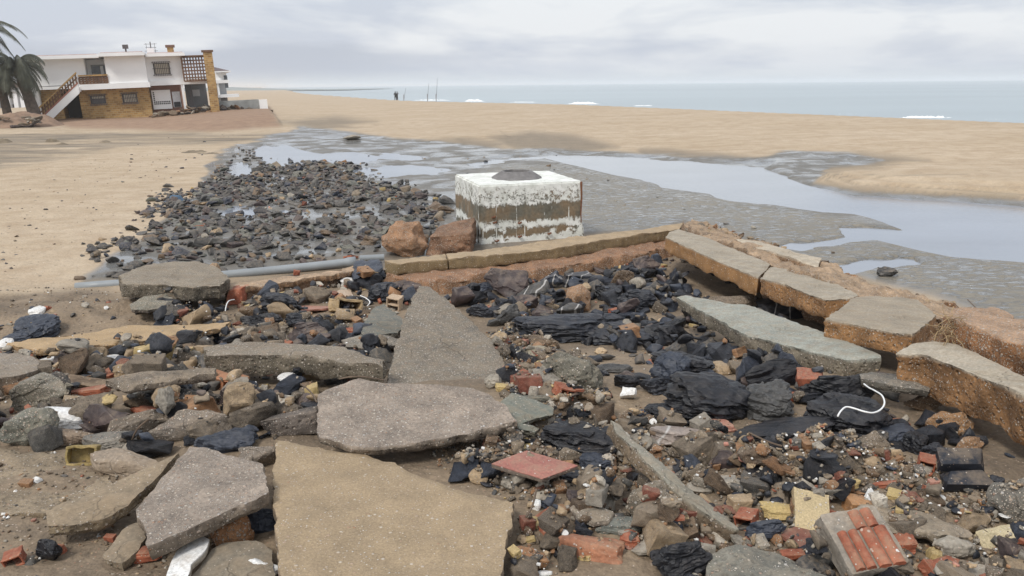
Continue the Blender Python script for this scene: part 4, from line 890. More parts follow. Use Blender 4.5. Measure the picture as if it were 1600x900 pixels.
# ================================================================ SLABS, WALLS, BEAMS
SM = lambda a, b: [M[a], M[b]]
G1 = 'big broken slabs of the collapsed terrace'
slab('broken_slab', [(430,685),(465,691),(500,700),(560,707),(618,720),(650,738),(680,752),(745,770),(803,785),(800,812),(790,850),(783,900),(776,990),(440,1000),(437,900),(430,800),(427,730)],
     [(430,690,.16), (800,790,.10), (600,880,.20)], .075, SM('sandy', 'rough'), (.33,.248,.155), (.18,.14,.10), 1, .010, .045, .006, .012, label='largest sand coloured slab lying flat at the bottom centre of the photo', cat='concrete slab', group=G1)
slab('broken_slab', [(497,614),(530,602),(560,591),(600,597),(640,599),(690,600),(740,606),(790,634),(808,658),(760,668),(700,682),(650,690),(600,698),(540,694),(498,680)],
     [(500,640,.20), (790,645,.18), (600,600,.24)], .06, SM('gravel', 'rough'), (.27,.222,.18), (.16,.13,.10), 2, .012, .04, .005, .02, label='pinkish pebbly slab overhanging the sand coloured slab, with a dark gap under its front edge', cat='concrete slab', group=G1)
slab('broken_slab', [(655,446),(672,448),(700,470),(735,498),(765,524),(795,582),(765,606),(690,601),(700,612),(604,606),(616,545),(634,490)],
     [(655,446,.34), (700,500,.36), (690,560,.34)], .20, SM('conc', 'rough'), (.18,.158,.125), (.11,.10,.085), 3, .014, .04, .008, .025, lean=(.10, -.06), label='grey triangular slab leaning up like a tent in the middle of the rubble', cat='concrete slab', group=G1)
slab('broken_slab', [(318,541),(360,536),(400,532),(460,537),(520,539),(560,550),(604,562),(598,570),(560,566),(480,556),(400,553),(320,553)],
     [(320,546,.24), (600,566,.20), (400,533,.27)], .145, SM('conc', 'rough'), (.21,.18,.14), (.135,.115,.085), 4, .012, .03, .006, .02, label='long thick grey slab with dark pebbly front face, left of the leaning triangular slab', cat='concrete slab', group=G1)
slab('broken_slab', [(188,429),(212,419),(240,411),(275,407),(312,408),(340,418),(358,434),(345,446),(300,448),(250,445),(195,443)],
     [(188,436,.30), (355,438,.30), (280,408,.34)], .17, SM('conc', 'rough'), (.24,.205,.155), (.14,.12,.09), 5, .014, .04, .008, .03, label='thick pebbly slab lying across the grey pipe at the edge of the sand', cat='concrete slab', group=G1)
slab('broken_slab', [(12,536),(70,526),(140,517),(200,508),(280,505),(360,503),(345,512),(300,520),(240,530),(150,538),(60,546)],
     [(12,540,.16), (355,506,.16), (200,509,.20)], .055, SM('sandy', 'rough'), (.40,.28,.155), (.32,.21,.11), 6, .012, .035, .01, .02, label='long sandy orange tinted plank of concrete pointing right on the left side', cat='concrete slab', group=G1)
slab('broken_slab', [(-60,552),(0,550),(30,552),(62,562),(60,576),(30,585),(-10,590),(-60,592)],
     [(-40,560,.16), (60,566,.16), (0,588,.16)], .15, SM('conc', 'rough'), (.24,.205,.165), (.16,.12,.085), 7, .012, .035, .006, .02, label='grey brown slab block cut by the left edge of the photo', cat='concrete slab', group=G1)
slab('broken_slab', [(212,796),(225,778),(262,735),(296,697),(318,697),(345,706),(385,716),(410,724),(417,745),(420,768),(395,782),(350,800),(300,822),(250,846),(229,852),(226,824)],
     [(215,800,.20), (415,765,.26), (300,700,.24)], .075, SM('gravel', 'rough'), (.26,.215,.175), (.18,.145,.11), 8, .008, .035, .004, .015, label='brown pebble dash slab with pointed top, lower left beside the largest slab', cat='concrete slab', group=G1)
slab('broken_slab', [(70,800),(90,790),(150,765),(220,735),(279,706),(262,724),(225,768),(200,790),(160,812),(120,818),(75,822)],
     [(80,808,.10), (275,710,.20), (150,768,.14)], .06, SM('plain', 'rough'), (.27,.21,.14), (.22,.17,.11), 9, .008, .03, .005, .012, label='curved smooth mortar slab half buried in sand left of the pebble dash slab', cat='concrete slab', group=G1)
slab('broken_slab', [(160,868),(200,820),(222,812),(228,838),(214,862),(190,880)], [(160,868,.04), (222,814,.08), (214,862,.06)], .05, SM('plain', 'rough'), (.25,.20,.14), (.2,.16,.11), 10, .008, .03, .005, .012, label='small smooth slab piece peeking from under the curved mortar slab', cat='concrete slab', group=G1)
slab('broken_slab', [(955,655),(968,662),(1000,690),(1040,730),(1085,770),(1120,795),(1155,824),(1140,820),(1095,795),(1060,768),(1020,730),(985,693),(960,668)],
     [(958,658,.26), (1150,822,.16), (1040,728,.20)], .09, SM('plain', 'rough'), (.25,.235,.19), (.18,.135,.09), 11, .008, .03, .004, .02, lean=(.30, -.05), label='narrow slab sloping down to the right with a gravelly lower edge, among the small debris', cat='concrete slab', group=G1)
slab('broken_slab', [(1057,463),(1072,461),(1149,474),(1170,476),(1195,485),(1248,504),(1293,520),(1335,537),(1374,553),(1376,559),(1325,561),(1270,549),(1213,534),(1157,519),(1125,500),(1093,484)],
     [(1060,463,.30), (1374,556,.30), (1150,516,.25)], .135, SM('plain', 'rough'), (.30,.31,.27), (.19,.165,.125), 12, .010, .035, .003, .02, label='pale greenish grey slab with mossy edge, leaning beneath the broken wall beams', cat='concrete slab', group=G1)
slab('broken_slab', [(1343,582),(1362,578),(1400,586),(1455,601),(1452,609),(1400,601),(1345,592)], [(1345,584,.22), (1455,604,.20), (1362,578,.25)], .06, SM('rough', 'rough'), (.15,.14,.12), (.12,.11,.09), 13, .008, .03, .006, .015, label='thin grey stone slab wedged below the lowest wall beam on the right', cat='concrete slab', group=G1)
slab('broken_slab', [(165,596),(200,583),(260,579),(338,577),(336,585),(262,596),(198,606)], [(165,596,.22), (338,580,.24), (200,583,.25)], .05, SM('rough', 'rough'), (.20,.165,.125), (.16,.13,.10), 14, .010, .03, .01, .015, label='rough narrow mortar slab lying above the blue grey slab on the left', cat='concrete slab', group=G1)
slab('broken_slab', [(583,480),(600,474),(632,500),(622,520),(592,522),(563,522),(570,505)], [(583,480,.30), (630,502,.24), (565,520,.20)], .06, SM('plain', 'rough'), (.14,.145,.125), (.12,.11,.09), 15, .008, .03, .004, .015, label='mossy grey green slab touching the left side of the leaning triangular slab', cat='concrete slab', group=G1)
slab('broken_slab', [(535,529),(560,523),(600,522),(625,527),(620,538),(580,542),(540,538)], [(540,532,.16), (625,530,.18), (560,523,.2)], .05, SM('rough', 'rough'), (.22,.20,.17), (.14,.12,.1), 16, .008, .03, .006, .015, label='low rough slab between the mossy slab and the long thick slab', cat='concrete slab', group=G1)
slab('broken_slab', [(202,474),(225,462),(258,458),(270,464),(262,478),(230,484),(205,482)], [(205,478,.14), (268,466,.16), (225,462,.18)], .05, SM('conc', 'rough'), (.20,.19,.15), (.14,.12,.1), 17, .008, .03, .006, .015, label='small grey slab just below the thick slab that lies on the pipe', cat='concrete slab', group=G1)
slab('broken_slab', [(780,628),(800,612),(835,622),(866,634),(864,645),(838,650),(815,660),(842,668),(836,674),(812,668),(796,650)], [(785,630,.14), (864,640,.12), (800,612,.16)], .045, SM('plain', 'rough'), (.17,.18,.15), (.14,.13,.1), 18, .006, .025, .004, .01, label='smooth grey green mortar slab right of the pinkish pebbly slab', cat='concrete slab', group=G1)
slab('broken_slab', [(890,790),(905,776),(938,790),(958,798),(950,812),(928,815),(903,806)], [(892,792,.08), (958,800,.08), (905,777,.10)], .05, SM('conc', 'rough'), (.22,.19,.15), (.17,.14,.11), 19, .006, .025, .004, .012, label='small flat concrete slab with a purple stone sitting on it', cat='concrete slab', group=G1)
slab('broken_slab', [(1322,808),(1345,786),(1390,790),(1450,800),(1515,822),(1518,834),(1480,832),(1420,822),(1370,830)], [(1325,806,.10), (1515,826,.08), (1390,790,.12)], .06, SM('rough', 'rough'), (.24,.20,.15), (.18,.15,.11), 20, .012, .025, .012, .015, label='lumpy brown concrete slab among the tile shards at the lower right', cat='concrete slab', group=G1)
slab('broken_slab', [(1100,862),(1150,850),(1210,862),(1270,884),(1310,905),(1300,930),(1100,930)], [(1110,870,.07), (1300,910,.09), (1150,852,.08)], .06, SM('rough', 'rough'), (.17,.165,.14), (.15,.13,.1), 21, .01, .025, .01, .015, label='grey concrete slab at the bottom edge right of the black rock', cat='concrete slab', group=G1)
# far wall of the foundation
def foundation_wall():
    r = empty('foundation_wall', hit(850, 420, 0))
    P0 = onz(607, 410, .34); n = Vector((0, 0, 1))
    def wallpiece(nm, out_, z, thick, mats, c1, c2, seed, **k): return slab(nm, out_, (onz(out_[0][0], out_[0][1], z), n), thick, mats, c1, c2, seed, parent=r, **k)
    # coping split by a crack
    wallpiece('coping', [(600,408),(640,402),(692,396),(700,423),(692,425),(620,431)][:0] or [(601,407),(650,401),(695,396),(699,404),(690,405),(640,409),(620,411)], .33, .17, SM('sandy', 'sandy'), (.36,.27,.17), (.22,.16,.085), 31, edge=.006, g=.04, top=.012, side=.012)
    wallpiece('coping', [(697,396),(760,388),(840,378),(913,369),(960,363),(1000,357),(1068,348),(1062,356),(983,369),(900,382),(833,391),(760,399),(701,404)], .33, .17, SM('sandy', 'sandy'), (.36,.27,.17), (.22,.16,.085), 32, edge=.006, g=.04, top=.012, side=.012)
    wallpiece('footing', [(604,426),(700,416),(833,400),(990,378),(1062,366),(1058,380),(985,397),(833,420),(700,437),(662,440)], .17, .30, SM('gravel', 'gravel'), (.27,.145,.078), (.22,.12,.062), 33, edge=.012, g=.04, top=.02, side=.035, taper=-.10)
    tag(r, 'long low foundation wall with pale coping and rusty gravel footing in front of the white block', 'wall')
foundation_wall()
def low_wall():
    r = empty('low_masonry_wall', hit(460, 435, 0)); n = Vector((0, 0, 1))
    for nm, o_, z, th, mt, c1, c2, sd_ in (('coping', [(352,446),(400,437),(470,428),(535,420),(556,413),(556,421),(530,428),(460,438),(400,448),(356,455)], .17, .07, 'rough', (.42,.30,.20), (.30,.18,.10), 35), ('footing', [(354,452),(400,444),(470,434),(552,419),(553,428),(470,444),(400,455),(356,462)], .10, .16, 'gravel', (.24,.15,.09), (.20,.12,.07), 36)):
        slab(nm, o_, (onz(o_[0][0], o_[0][1], z), n), th, SM(mt, mt), c1, c2, sd_, parent=r, edge=.02, g=.035, top=.015, side=.02)
    tag(r, 'crumbling low masonry wall running along the near side of the grey pipe', 'wall')
low_wall()
# wall beams along the right
G2 = 'broken beams of the right hand foundation wall'
slab('wall_beam', [(1040,370),(1046,362),(1060,358),(1107,372),(1160,394),(1205,412),(1185,433),(1171,428),(1107,401),(1088,392)], [(1040,369,.52), (1190,430,.50), (1107,373,.50)], .20, SM('plain', 'sandy'), (.34,.30,.235), (.30,.165,.07), 41, .005, .04, .004, .015, label='upper long beam of the broken wall, its smooth top sloping right to a crack', cat='wall beam', group=G2)
slab('wall_beam', [(1208,412),(1240,424),(1293,436),(1341,459),(1333,464),(1289,467),(1255,455),(1227,444),(1188,434)], [(1190,432,.50), (1338,460,.48), (1240,424,.50)], .21, SM('plain', 'rough'), (.34,.30,.235), (.30,.16,.068), 42, .005, .04, .004, .02, label='second beam of the broken wall, with a gravelly broken right end', cat='wall beam', group=G2)
slab('wall_beam', [(1150,373),(1187,377),(1235,391),(1283,405),(1277,416),(1225,400),(1173,384)], [(1152,374,.52), (1280,410,.50), (1187,377,.50)], .14, SM('plain', 'rough'), (.46,.40,.31), (.26,.165,.095), 43, .005, .03, .008, .02, label='narrow pale beam piece lying behind the two upper beams by the water', cat='wall beam', group=G2)
slab('wall_beam', [(1290,498),(1312,481),(1337,463),(1400,462),(1435,468),(1463,491),(1445,508),(1426,523),(1406,521),(1345,508)], [(1290,497,.40), (1460,491,.42), (1337,464,.44)], .17, SM('plain', 'rough'), (.31,.265,.20), (.28,.15,.065), 44, .005, .04, .004, .02, label='flat square beam block with white flecks between the second beam and the lowest beam', cat='wall beam', group=G2)
slab('wall_beam', [(1400,551),(1412,543),(1425,536),(1458,533),(1498,538),(1560,566),(1600,587),(1720,645),(1720,675),(1640,636),(1600,617),(1560,598),(1498,571),(1440,553)], [(1402,547,.40), (1620,600,.40), (1498,540,.42)], .27, SM('plain', 'rough'), (.40,.355,.28), (.25,.135,.06), 45, .005, .04, .003, .03, label='lowest and largest wall beam running off the right edge of the photo', cat='wall beam', group=G2)
slab('wall_beam', [(1480,492),(1492,482),(1556,482),(1582,495),(1640,515),(1760,560),(1760,600),(1640,548),(1560,522),(1487,500)], [(1482,490,.56), (1640,530,.56), (1556,483,.56)], .26, SM('gravel', 'gravel'), (.36,.235,.15), (.24,.12,.055), 46, .016, .04, .016, .03, label='rusty gravel topped beam above the lowest beam at the right edge', cat='wall beam', group=G2)
slab('wall_core', [(1066,352),(1082,345),(1120,352),(1150,366),(1200,384),(1290,410),(1330,432),(1360,446),(1480,470),(1600,520),(1600,540),(1480,500),(1340,462),(1240,424),(1150,388),(1080,362)], [(1070,352,.38), (1500,480,.38), (1290,412,.38)], .40, SM('rough', 'gravel'), (.33,.235,.155), (.24,.145,.085), 47, .03, .04, .035, .04, label='crumbling rusty masonry core of the wall running down the right side beside the wet flat', cat='wall')

# ================================================================ HERO ROCKS AND DEBRIS
DEF = {}
HM = None
def place_rock(name, cx, cy, w, h, kind, col, mt, label, cat, seed, yaw=None, tilt=(0, 0), hfac=None, dz=0, detail=4, group=None, rough=.06, sink=.12):
    P = hit(cx, cy + h * .25, 0); dist = (P - CAM).length; th = math.asin((CAM.z - P.z) / dist); k = dist / F * 1.0
    Wd, Ha = w * k, h * k
    if hfac is None: hfac = dict(shard=.12, plate=.66, box=.7).get(kind, .82)
    hz = max(.02, Ha * hfac); dep = (Ha - hz * math.cos(th)) / math.sin(th); dep = min(max(dep, Wd * .35), Wd * 1.6)
    V, Tr = rock_arrays(seed * 7 + 3, kind, detail, rough)
    fl = dict(plate=1.12, angular=1.12).get(kind, 1.05); V = V * np.array([Wd, dep, hz]) * fl
    me = fast_tri_mesh(name, V, Tr, T[col] if isinstance(col, str) else col); me.polygons.foreach_set('use_smooth', [True] * len(me.polygons)); me.set_sharp_from_angle(angle=R(20))
    z0 = min(heights(P.x, P.y, Wd * .4, dep * .4, 45), P.z + .12)
    c = Vector(rays([cx], [cy])[0]); 
    zc = z0 + hz * (.5 - sink) + dz; t = (zc - CAM.z) / c.z; o = link(name, me, M[mt]); o.location = CAM + c * t
    o.rotation_euler = (R(tilt[0]), R(tilt[1]), R(yaw or 0))
    tag(o, label, cat, group)
    stamp(o.location.x, o.location.y, Wd * .45, dep * .45, zc + hz * .38); X_, Y_ = gx_ - o.location.x, gy_ - o.location.y
    i0, i1, j0, j1 = win_(o.location.x, o.location.y, Wd * .5, dep * .5); HB[j0:j1, i0:i1] |= ((X_[j0:j1, i0:i1] / (Wd * .46)) ** 2 + (Y_[j0:j1, i0:i1] / (dep * .46)) ** 2) < 1; return o
# height map of the pile (2.5 cm cells)
HMAP = TER.copy(); BLOCK = np.zeros(HMAP.shape, bool); HB = BLOCK.copy()
def win_(x, y, a, b):
    i0, i1 = int((x - a - HX0) / HS), int((x + a - HX0) / HS) + 1; j0, j1 = int((y - b - HY0) / HS), int((y + b - HY0) / HS) + 1
    i0, j0 = max(i0, 0), max(j0, 0); i1, j1 = min(i1, HNX - 1), min(j1, HNY - 1)
    return i0, max(i1, i0 + 1), j0, max(j1, j0 + 1)
def heights(x, y, a, b, q=60):
    if not (HX0 < x < HX0 + HS * HNX and HY0 < y < HY0 + HS * HNY): return terr1(x, y)
    i0, i1, j0, j1 = win_(x, y, a, b); return float(np.percentile(HMAP[j0:j1, i0:i1], q)) if j1 > j0 and i1 > i0 else terr1(x, y)
def stamp(x, y, a, b, ztop):
    i0, i1, j0, j1 = win_(x, y, a, b)
    if i1 <= i0 or j1 <= j0 or i0 >= HNX or j0 >= HNY: return
    X_, Y_ = gx_[j0:j1, i0:i1], gy_[j0:j1, i0:i1]; r2 = ((X_ - x) / a) ** 2 + ((Y_ - y) / b) ** 2
    hh = ztop - (ztop - HMAP[j0:j1, i0:i1]).clip(0) * sstep(.5, 1.0, r2); HMAP[j0:j1, i0:i1] = np.where(r2 < 1, np.maximum(HMAP[j0:j1, i0:i1], hh), HMAP[j0:j1, i0:i1])
for poly in HEROMASK:
    p = np.array(poly); lo, hi = p.min(0), p.max(0); i0, i1 = int((lo[0] - HX0) / HS), int((hi[0] - HX0) / HS) + 1; j0, j1 = int((lo[1] - HY0) / HS), int((hi[1] - HY0) / HS) + 1
    i0, j0, i1, j1 = max(i0, 0), max(j0, 0), min(i1, HNX), min(j1, HNY)
    if i1 > i0 and j1 > j0:
        X_, Y_ = gx_[j0:j1, i0:i1], gy_[j0:j1, i0:i1]; BLOCK[j0:j1, i0:i1] |= sdf(X_, Y_, p) < -.045

GB, GC, GR = 'large dark rocks lying inside the foundation', 'lumps of broken concrete in the rubble', 'broken pieces of brick and tile'
# name, cx, cy, w, h, kind, colour, material, label, category  (pixels of the photo)
HERO = [
 ('brown_boulder',634,375,66,62,'round',(.33,.185,.10),'gravel','left one of two rusty brown boulders resting on the foundation wall','boulder'),
 ('brown_boulder',706,373,68,56,'box',(.19,.105,.062),'rough','right one of two rusty brown boulders on the wall, with a dark flat face','boulder'),
 ('dark_rock',1113,627,126,84,'plate','black','slate','biggest black blue rock, shaped like a folded slab, below the greenish slab','rock'),
 ('dark_rock',1068,575,88,56,'plate','black','slate','black rock with a flat face just above and left of the biggest black rock','rock'),
 ('dark_rock',1054,647,78,42,'plate','black','slate','low black rock at the lower left foot of the biggest black rock','rock'),
 ('dark_rock',905,686,104,58,'plate','black','slate','layered black rock above the pinkish square tile','rock'),
 ('dark_rock',872,514,124,58,'plate','slate','slate','long dark rock tipping down to the right in the middle of the foundation','rock'),
 ('dark_rock',967,525,92,40,'plate','slate','slate','broad bluish black rock right of the long tipping rock','rock'),
 ('dark_rock',1034,520,56,56,'angular','black','slate','black rock with rough face between the broad rock and the greenish slab','rock'),
 ('dark_rock',1048,580,54,60,'angular','blue','slate','upright bluish rock left of the flat faced black rock','rock'),
 ('dark_rock',791,443,60,48,'angular','purple','stone','pointed purple brown rock standing against the rusty footing','rock'),
 ('dark_rock',747,453,36,24,'angular','blue','slate','small blue rock behind the pointed purple brown rock','rock'),
 ('dark_rock',723,466,34,38,'angular','purple','stone','brown black rock at the tip of the triangular slab','rock'),
 ('dark_rock',833,456,46,30,'angular','dgrey','vein','grey and brown rock with faint veins near the footing','rock'),
 ('dark_rock',862,438,32,32,'angular','blue','vein','blue rock with white veins against the rusty footing','rock'),
 ('dark_rock',901,437,42,28,'box','slate','vein','square black rock with a white quartz edge against the footing','rock'),
 ('dark_rock',820,473,36,26,'angular','purple','stone','rounded purplish rock below the grey veined rock','rock'),
 ('dark_rock',888,488,36,30,'angular','dgrey','vein','veined grey rock above the long tipping rock','rock'),
 ('dark_rock',1009,416,36,34,'angular','purple','stone','purple grey rock leaning at the right end of the footing','rock'),
 ('dark_rock',951,457,38,30,'angular','black','slate','black rock below the brown driftwood like stone','rock'),
 ('dark_rock',994,468,58,36,'angular','slate','slate','large dark rock with smooth top near the corner of the foundation','rock'),
 ('dark_rock',750,487,36,24,'angular','slate','slate','small black rock along the right edge of the triangular slab','rock'),
 ('dark_rock',786,496,46,34,'angular','dgrey','slate','charcoal rock halfway along the right edge of the triangular slab','rock'),
 ('dark_rock',948,500,42,20,'plate','slate','slate','flat dark rock wedged behind the broad bluish black rock','rock'),
 ('dark_rock',1223,482,64,34,'box','slate','vein','blue grey block with white veins caught under the second beam','rock'),
 ('dark_rock',1325,655,100,70,'plate','black','slate','black rock hung with a white cable, below the thin stone slab','rock'),
 ('dark_rock',1310,608,96,52,'angular','black','slate','black rock in the shade under the greenish slab, above the white cable','rock'),
 ('dark_rock',1202,628,64,64,'plate','dgrey','slate','grey green rock standing right of the biggest black rock','rock'),
 ('dark_rock',1212,582,90,44,'angular','black','slate','dark rock with a yellowish top under the middle of the greenish slab','rock'),
 ('dark_rock',1224,672,134,26,'plate','black','slate','long black rock like a burnt log lying on the debris slope','rock'),
 ('dark_rock',1395,683,58,34,'plate','blue','slate','smooth blue grey rock beside the red tile on the sand','rock'),
 ('dark_rock',1461,708,38,26,'angular','slate','slate','dark pointed stone above the hollow red brick','rock'),
 ('dark_rock',1430,693,26,36,'plate','black','slate','thin black stone right of the smooth blue grey rock','rock'),
 ('dark_rock',1066,876,76,56,'angular','black','slate','black jagged rock at the bottom edge below the round pebbly lump','rock'),
 ('dark_rock',929,725,42,36,'plate','blue','slate','flat blue black stone right of the pinkish square tile','rock'),
 ('dark_rock',893,744,40,24,'plate','slate','slate','dark flat stone under the right corner of the pinkish tile','rock'),
 ('dark_rock',959,577,50,20,'plate','dgrey','slate','flat oval dark stone on the sand inside the foundation','rock'),
 ('dark_rock',979,598,38,28,'angular','black','slate','black stone behind the white stone','rock'),
 ('dark_rock',1020,603,44,32,'angular','slate','slate','black pyramid stone right of the white stone','rock'),
 ('dark_rock',927,562,26,14,'plate','slate','slate','small flat dark stone on the sand above the oval stone','rock'),
 ('dark_rock',1134,718,46,34,'angular','purple','stone','dark purple rock in the small debris right of the narrow slab','rock'),
 ('dark_rock',1182,718,42,34,'plate','blue','slate','blue slate piece right of the dark purple rock','rock'),
 ('dark_rock',1196,828,48,40,'angular','blue','slate','blue grey faceted rock left of the yellow square tile','rock'),
 ('dark_rock',354,688,74,42,'angular','blue','slate','smooth dome shaped blue rock above the pebble dash slab','rock'),
 ('dark_rock',410,813,42,46,'angular','blue','slate','blue grey rock in the gap between pebble dash slab and largest slab','rock'),
 ('dark_rock',440,477,64,40,'angular','slate','slate','faceted blue black rock left of the pink tile','rock'),
 ('dark_rock',409,502,56,28,'angular','black','slate','black rock under the faceted blue black rock','rock'),
 ('dark_rock',480,521,66,36,'angular','purple','stone','wide purple black rock behind the long thick slab','rock'),
 ('dark_rock',465,501,40,26,'angular','slate','slate','dark rock between the faceted rock and the wide purple one','rock'),
 ('dark_rock',381,530,96,24,'plate','blue','slate','long flat blue rock behind the left end of the long thick slab','rock'),
 ('dark_rock',575,428,46,40,'plate','blue','slate','blue black rock leaning at the right end of the grey pipe','rock'),
 ('dark_rock',646,450,64,28,'plate','purple','stone','long purplish rock below the dark end of the foundation wall','rock'),
 ('dark_rock',600,458,50,36,'angular','slate','slate','dark rock below the blue black one at the end of the pipe','rock'),
 ('dark_rock',59,512,46,36,'plate','blue','slate','blue grey rock half buried in sand near the left edge','rock'),
 ('dark_rock',30,527,34,18,'plate','blue','slate','low blue stone left of the half buried blue grey rock','rock'),
 ('dark_rock',263,480,40,26,'angular','black','slate','black stone in front of the small slab below the pipe','rock'),
 ('dark_rock',287,541,70,34,'plate','dgrey','slate','grey topped dark rock at the right end of the sandy plank','rock'),
 ('dark_rock',88,604,46,42,'round','dgrey','rough','dark rounded lump right of the big grey one at the left edge','rock'),
 ('dark_rock',77,860,26,40,'angular','black','slate','thin dark slate shard standing on the sand at the lower left','rock'),
 ('dark_rock',307,622,62,28,'angular','dgrey','rough','dark rock under the left end of the long thick slab','rock'),
 ('dark_rock',165,655,66,44,'angular','purple','stone','purple rock with a pale scratched face right of the white painted piece','rock'),
 ('dark_rock',1008,655,24,30,'angular','blue','slate','small blue block beside the top end of the narrow slab','rock'),
 ('dark_rock',909,778,42,22,'box','purple','stone','purplish block sitting on a small flat concrete slab','rock'),
 ('dark_rock',1387,425,26,16,'round','dgrey','stone','lone brown grey stone on the wet flat beyond the wall','rock'),
 ('dark_rock',831,516,36,20,'round','grey','stone','small rounded grey stone above the tan brown rock','rock'),
 ('dark_rock',378,618,60,40,'angular','purple','rough','dark brown block in the gap left of the pinkish pebbly slab','rock'),
 ('dark_rock',1547,757,34,24,'angular','slate','slate','dark rock on the sand near the right edge','rock'),
 ('concrete_lump',904,469,36,46,'angular',(.34,.20,.11),'gravel','upright orange brown gravelly lump among the black rocks','concrete lump'),
 ('concrete_lump',857,482,32,18,'round','tan','rough','small tan lump left of the upright gravelly one','concrete lump'),
 ('concrete_lump',968,437,42,38,'angular','brown','rough','brown driftwood like stone leaning near the corner of the foundation','concrete lump'),
 ('concrete_lump',841,537,60,30,'plate','brown','rough','tan brown slabby rock left of the long tipping dark rock','concrete lump'),
 ('concrete_lump',834,555,52,26,'plate',(.30,.27,.2),'plain','pale flat piece under the tan brown slabby rock','concrete lump'),
 ('concrete_lump',893,585,88,66,'round',(.16,.15,.12),'rough','big rounded grey green lump between the triangular slab and the sand pocket','concrete lump'),
 ('concrete_lump',770,597,24,28,'round','pale','rough','pale grey lump on the lower right edge of the triangular slab','concrete lump'),
 ('concrete_lump',751,546,34,42,'angular',(.30,.21,.12),'rough','sandy crumb stuck on the face of the triangular slab','concrete lump'),
 ('concrete_lump',1024,791,80,78,'round',(.17,.145,.11),'conc','round brown lump full of pebbles, under the narrow sloping slab','concrete lump'),
 ('concrete_lump',1060,682,76,38,'plate',(.30,.25,.22),'vein','pale veined lump with red patches right of the narrow slab top','concrete lump'),
 ('concrete_lump',1115,667,56,24,'plate','pink','smear','pinkish white stone behind the pale veined lump','concrete lump'),
 ('concrete_lump',967,690,26,44,'box','pale','plain','grey prism of mortar leaning on the narrow slab','concrete lump'),
 ('concrete_lump',949,751,30,26,'round',(.34,.17,.08),'gravel','orange brown gravel ball right of the pinkish tile','concrete lump'),
 ('concrete_lump',888,714,38,28,'angular','conc','conc','mortar lump on the far edge of the pinkish tile','concrete lump'),
 ('concrete_lump',1091,741,34,34,'round','conc','rough','round brown stone next to the middle of the narrow slab','concrete lump'),
 ('concrete_lump',1134,758,34,26,'box','pale','plain','squared pale mortar piece below the dark purple rock','concrete lump'),
 ('concrete_lump',1160,789,36,32,'box','tan','plain','pinkish tan square stone above the small hollow red brick','concrete lump'),
 ('concrete_lump',1484,664,54,40,'round',(.33,.19,.095),'gravel','rusty gravel ball under the lowest beam','concrete lump'),
 ('concrete_lump',1515,695,38,28,'round',(.30,.18,.10),'gravel','smaller rusty gravel lump right of the rusty gravel ball','concrete lump'),
 ('concrete_lump',1364,695,54,34,'angular','conc','conc','pebbly pale lump left of the smooth blue grey rock','concrete lump'),
 ('concrete_lump',1393,713,36,24,'round','sand','sandy','sand coloured lump below the pebbly pale lump','concrete lump'),
 ('concrete_lump',1446,628,52,28,'angular','brown','rough','brown wedge of stone below the thin stone slab','concrete lump'),
 ('concrete_lump',1490,857,54,36,'round','pale','plain','smooth pale grey cobble at the lower right','concrete lump'),
 ('concrete_lump',1585,785,54,72,'round',(.15,.14,.12),'conc','grey pebbly lump cut by the right edge','concrete lump'),
 ('concrete_lump',1287,876,34,38,'angular','grey','plain','blue grey mortar lump left of the fluted tile block','concrete lump'),
 ('concrete_lump',363,830,54,60,'round',(.34,.175,.085),'gravel','rust orange gravel lump under the corner of the pebble dash slab','concrete lump'),
 ('concrete_lump',47,668,64,56,'round',(.17,.17,.14),'conc','grey green lump near the left edge beside the white painted piece','concrete lump'),
 ('concrete_lump',60,618,96,54,'angular',(.19,.175,.14),'conc','big grey lump in front of the slab block at the left edge','concrete lump'),
 ('concrete_lump',220,668,94,40,'angular',(.16,.13,.10),'rough','dark pebbly lump right of the purple scratched rock','concrete lump'),
 ('concrete_lump',303,662,104,50,'angular',(.20,.17,.14),'conc','wide grey pebbly lump above the dome shaped blue rock','concrete lump'),
 ('concrete_lump',170,692,76,34,'plate',(.18,.17,.15),'rough','flat grey lump above the yellow hollow tile','concrete lump'),
 ('concrete_lump',105,683,62,26,'plate',(.20,.15,.11),'rough','brownish flat lump below the white painted piece','concrete lump'),
 ('concrete_lump',195,726,84,40,'plate',(.30,.24,.18),'plain','long pale wedge right of the yellow hollow tile','concrete lump'),
 ('concrete_lump',404,716,50,42,'angular',(.20,.17,.14),'conc','pebbly lump at the upper left corner of the largest slab','concrete lump'),
 ('concrete_lump',456,661,76,44,'box',(.13,.11,.095),'rough','dark brown concrete block left of the pinkish pebbly slab','concrete lump'),
 ('concrete_lump',244,615,74,38,'plate',(.135,.14,.135),'plain','blue grey flat topped lump below the narrow mortar slab','concrete lump'),
 ('concrete_lump',203,581,40,26,'round','tan','rough','tan lump under the sandy plank','concrete lump'),
 ('concrete_lump',234,576,28,22,'round','tan','rough','smaller tan lump right of the other under the sandy plank','concrete lump'),
 ('concrete_lump',118,640,56,30,'angular','dconc','rough','brown lump behind the white painted piece','concrete lump'),
 ('concrete_lump',968,824,62,30,'plate',(.17,.18,.16),'rough','greenish mortar lump with red brick bits below the round pebbly lump','concrete lump'),
 ('concrete_lump',1068,835,44,22,'plate',(.24,.22,.17),'plain','flat grey chip below the foot of the round pebbly lump','concrete lump'),
 ('concrete_lump',822,868,40,26,'plate',(.36,.19,.10),'gravel','orange gravelly chip right of the largest slab','concrete lump'),
 ('concrete_lump',1145,478,60,32,'angular',(.20,.16,.12),'rough','brown lump above the greenish slab under the upper beam','concrete lump'),
 ('concrete_lump',826,626,60,20,'plate','green','plain','long mossy lump left of the hollow red brick','concrete lump'),
 ('concrete_lump',544,598,30,24,'angular','grey','rough','grey chunk between the long thick slab and the pinkish slab','concrete lump'),
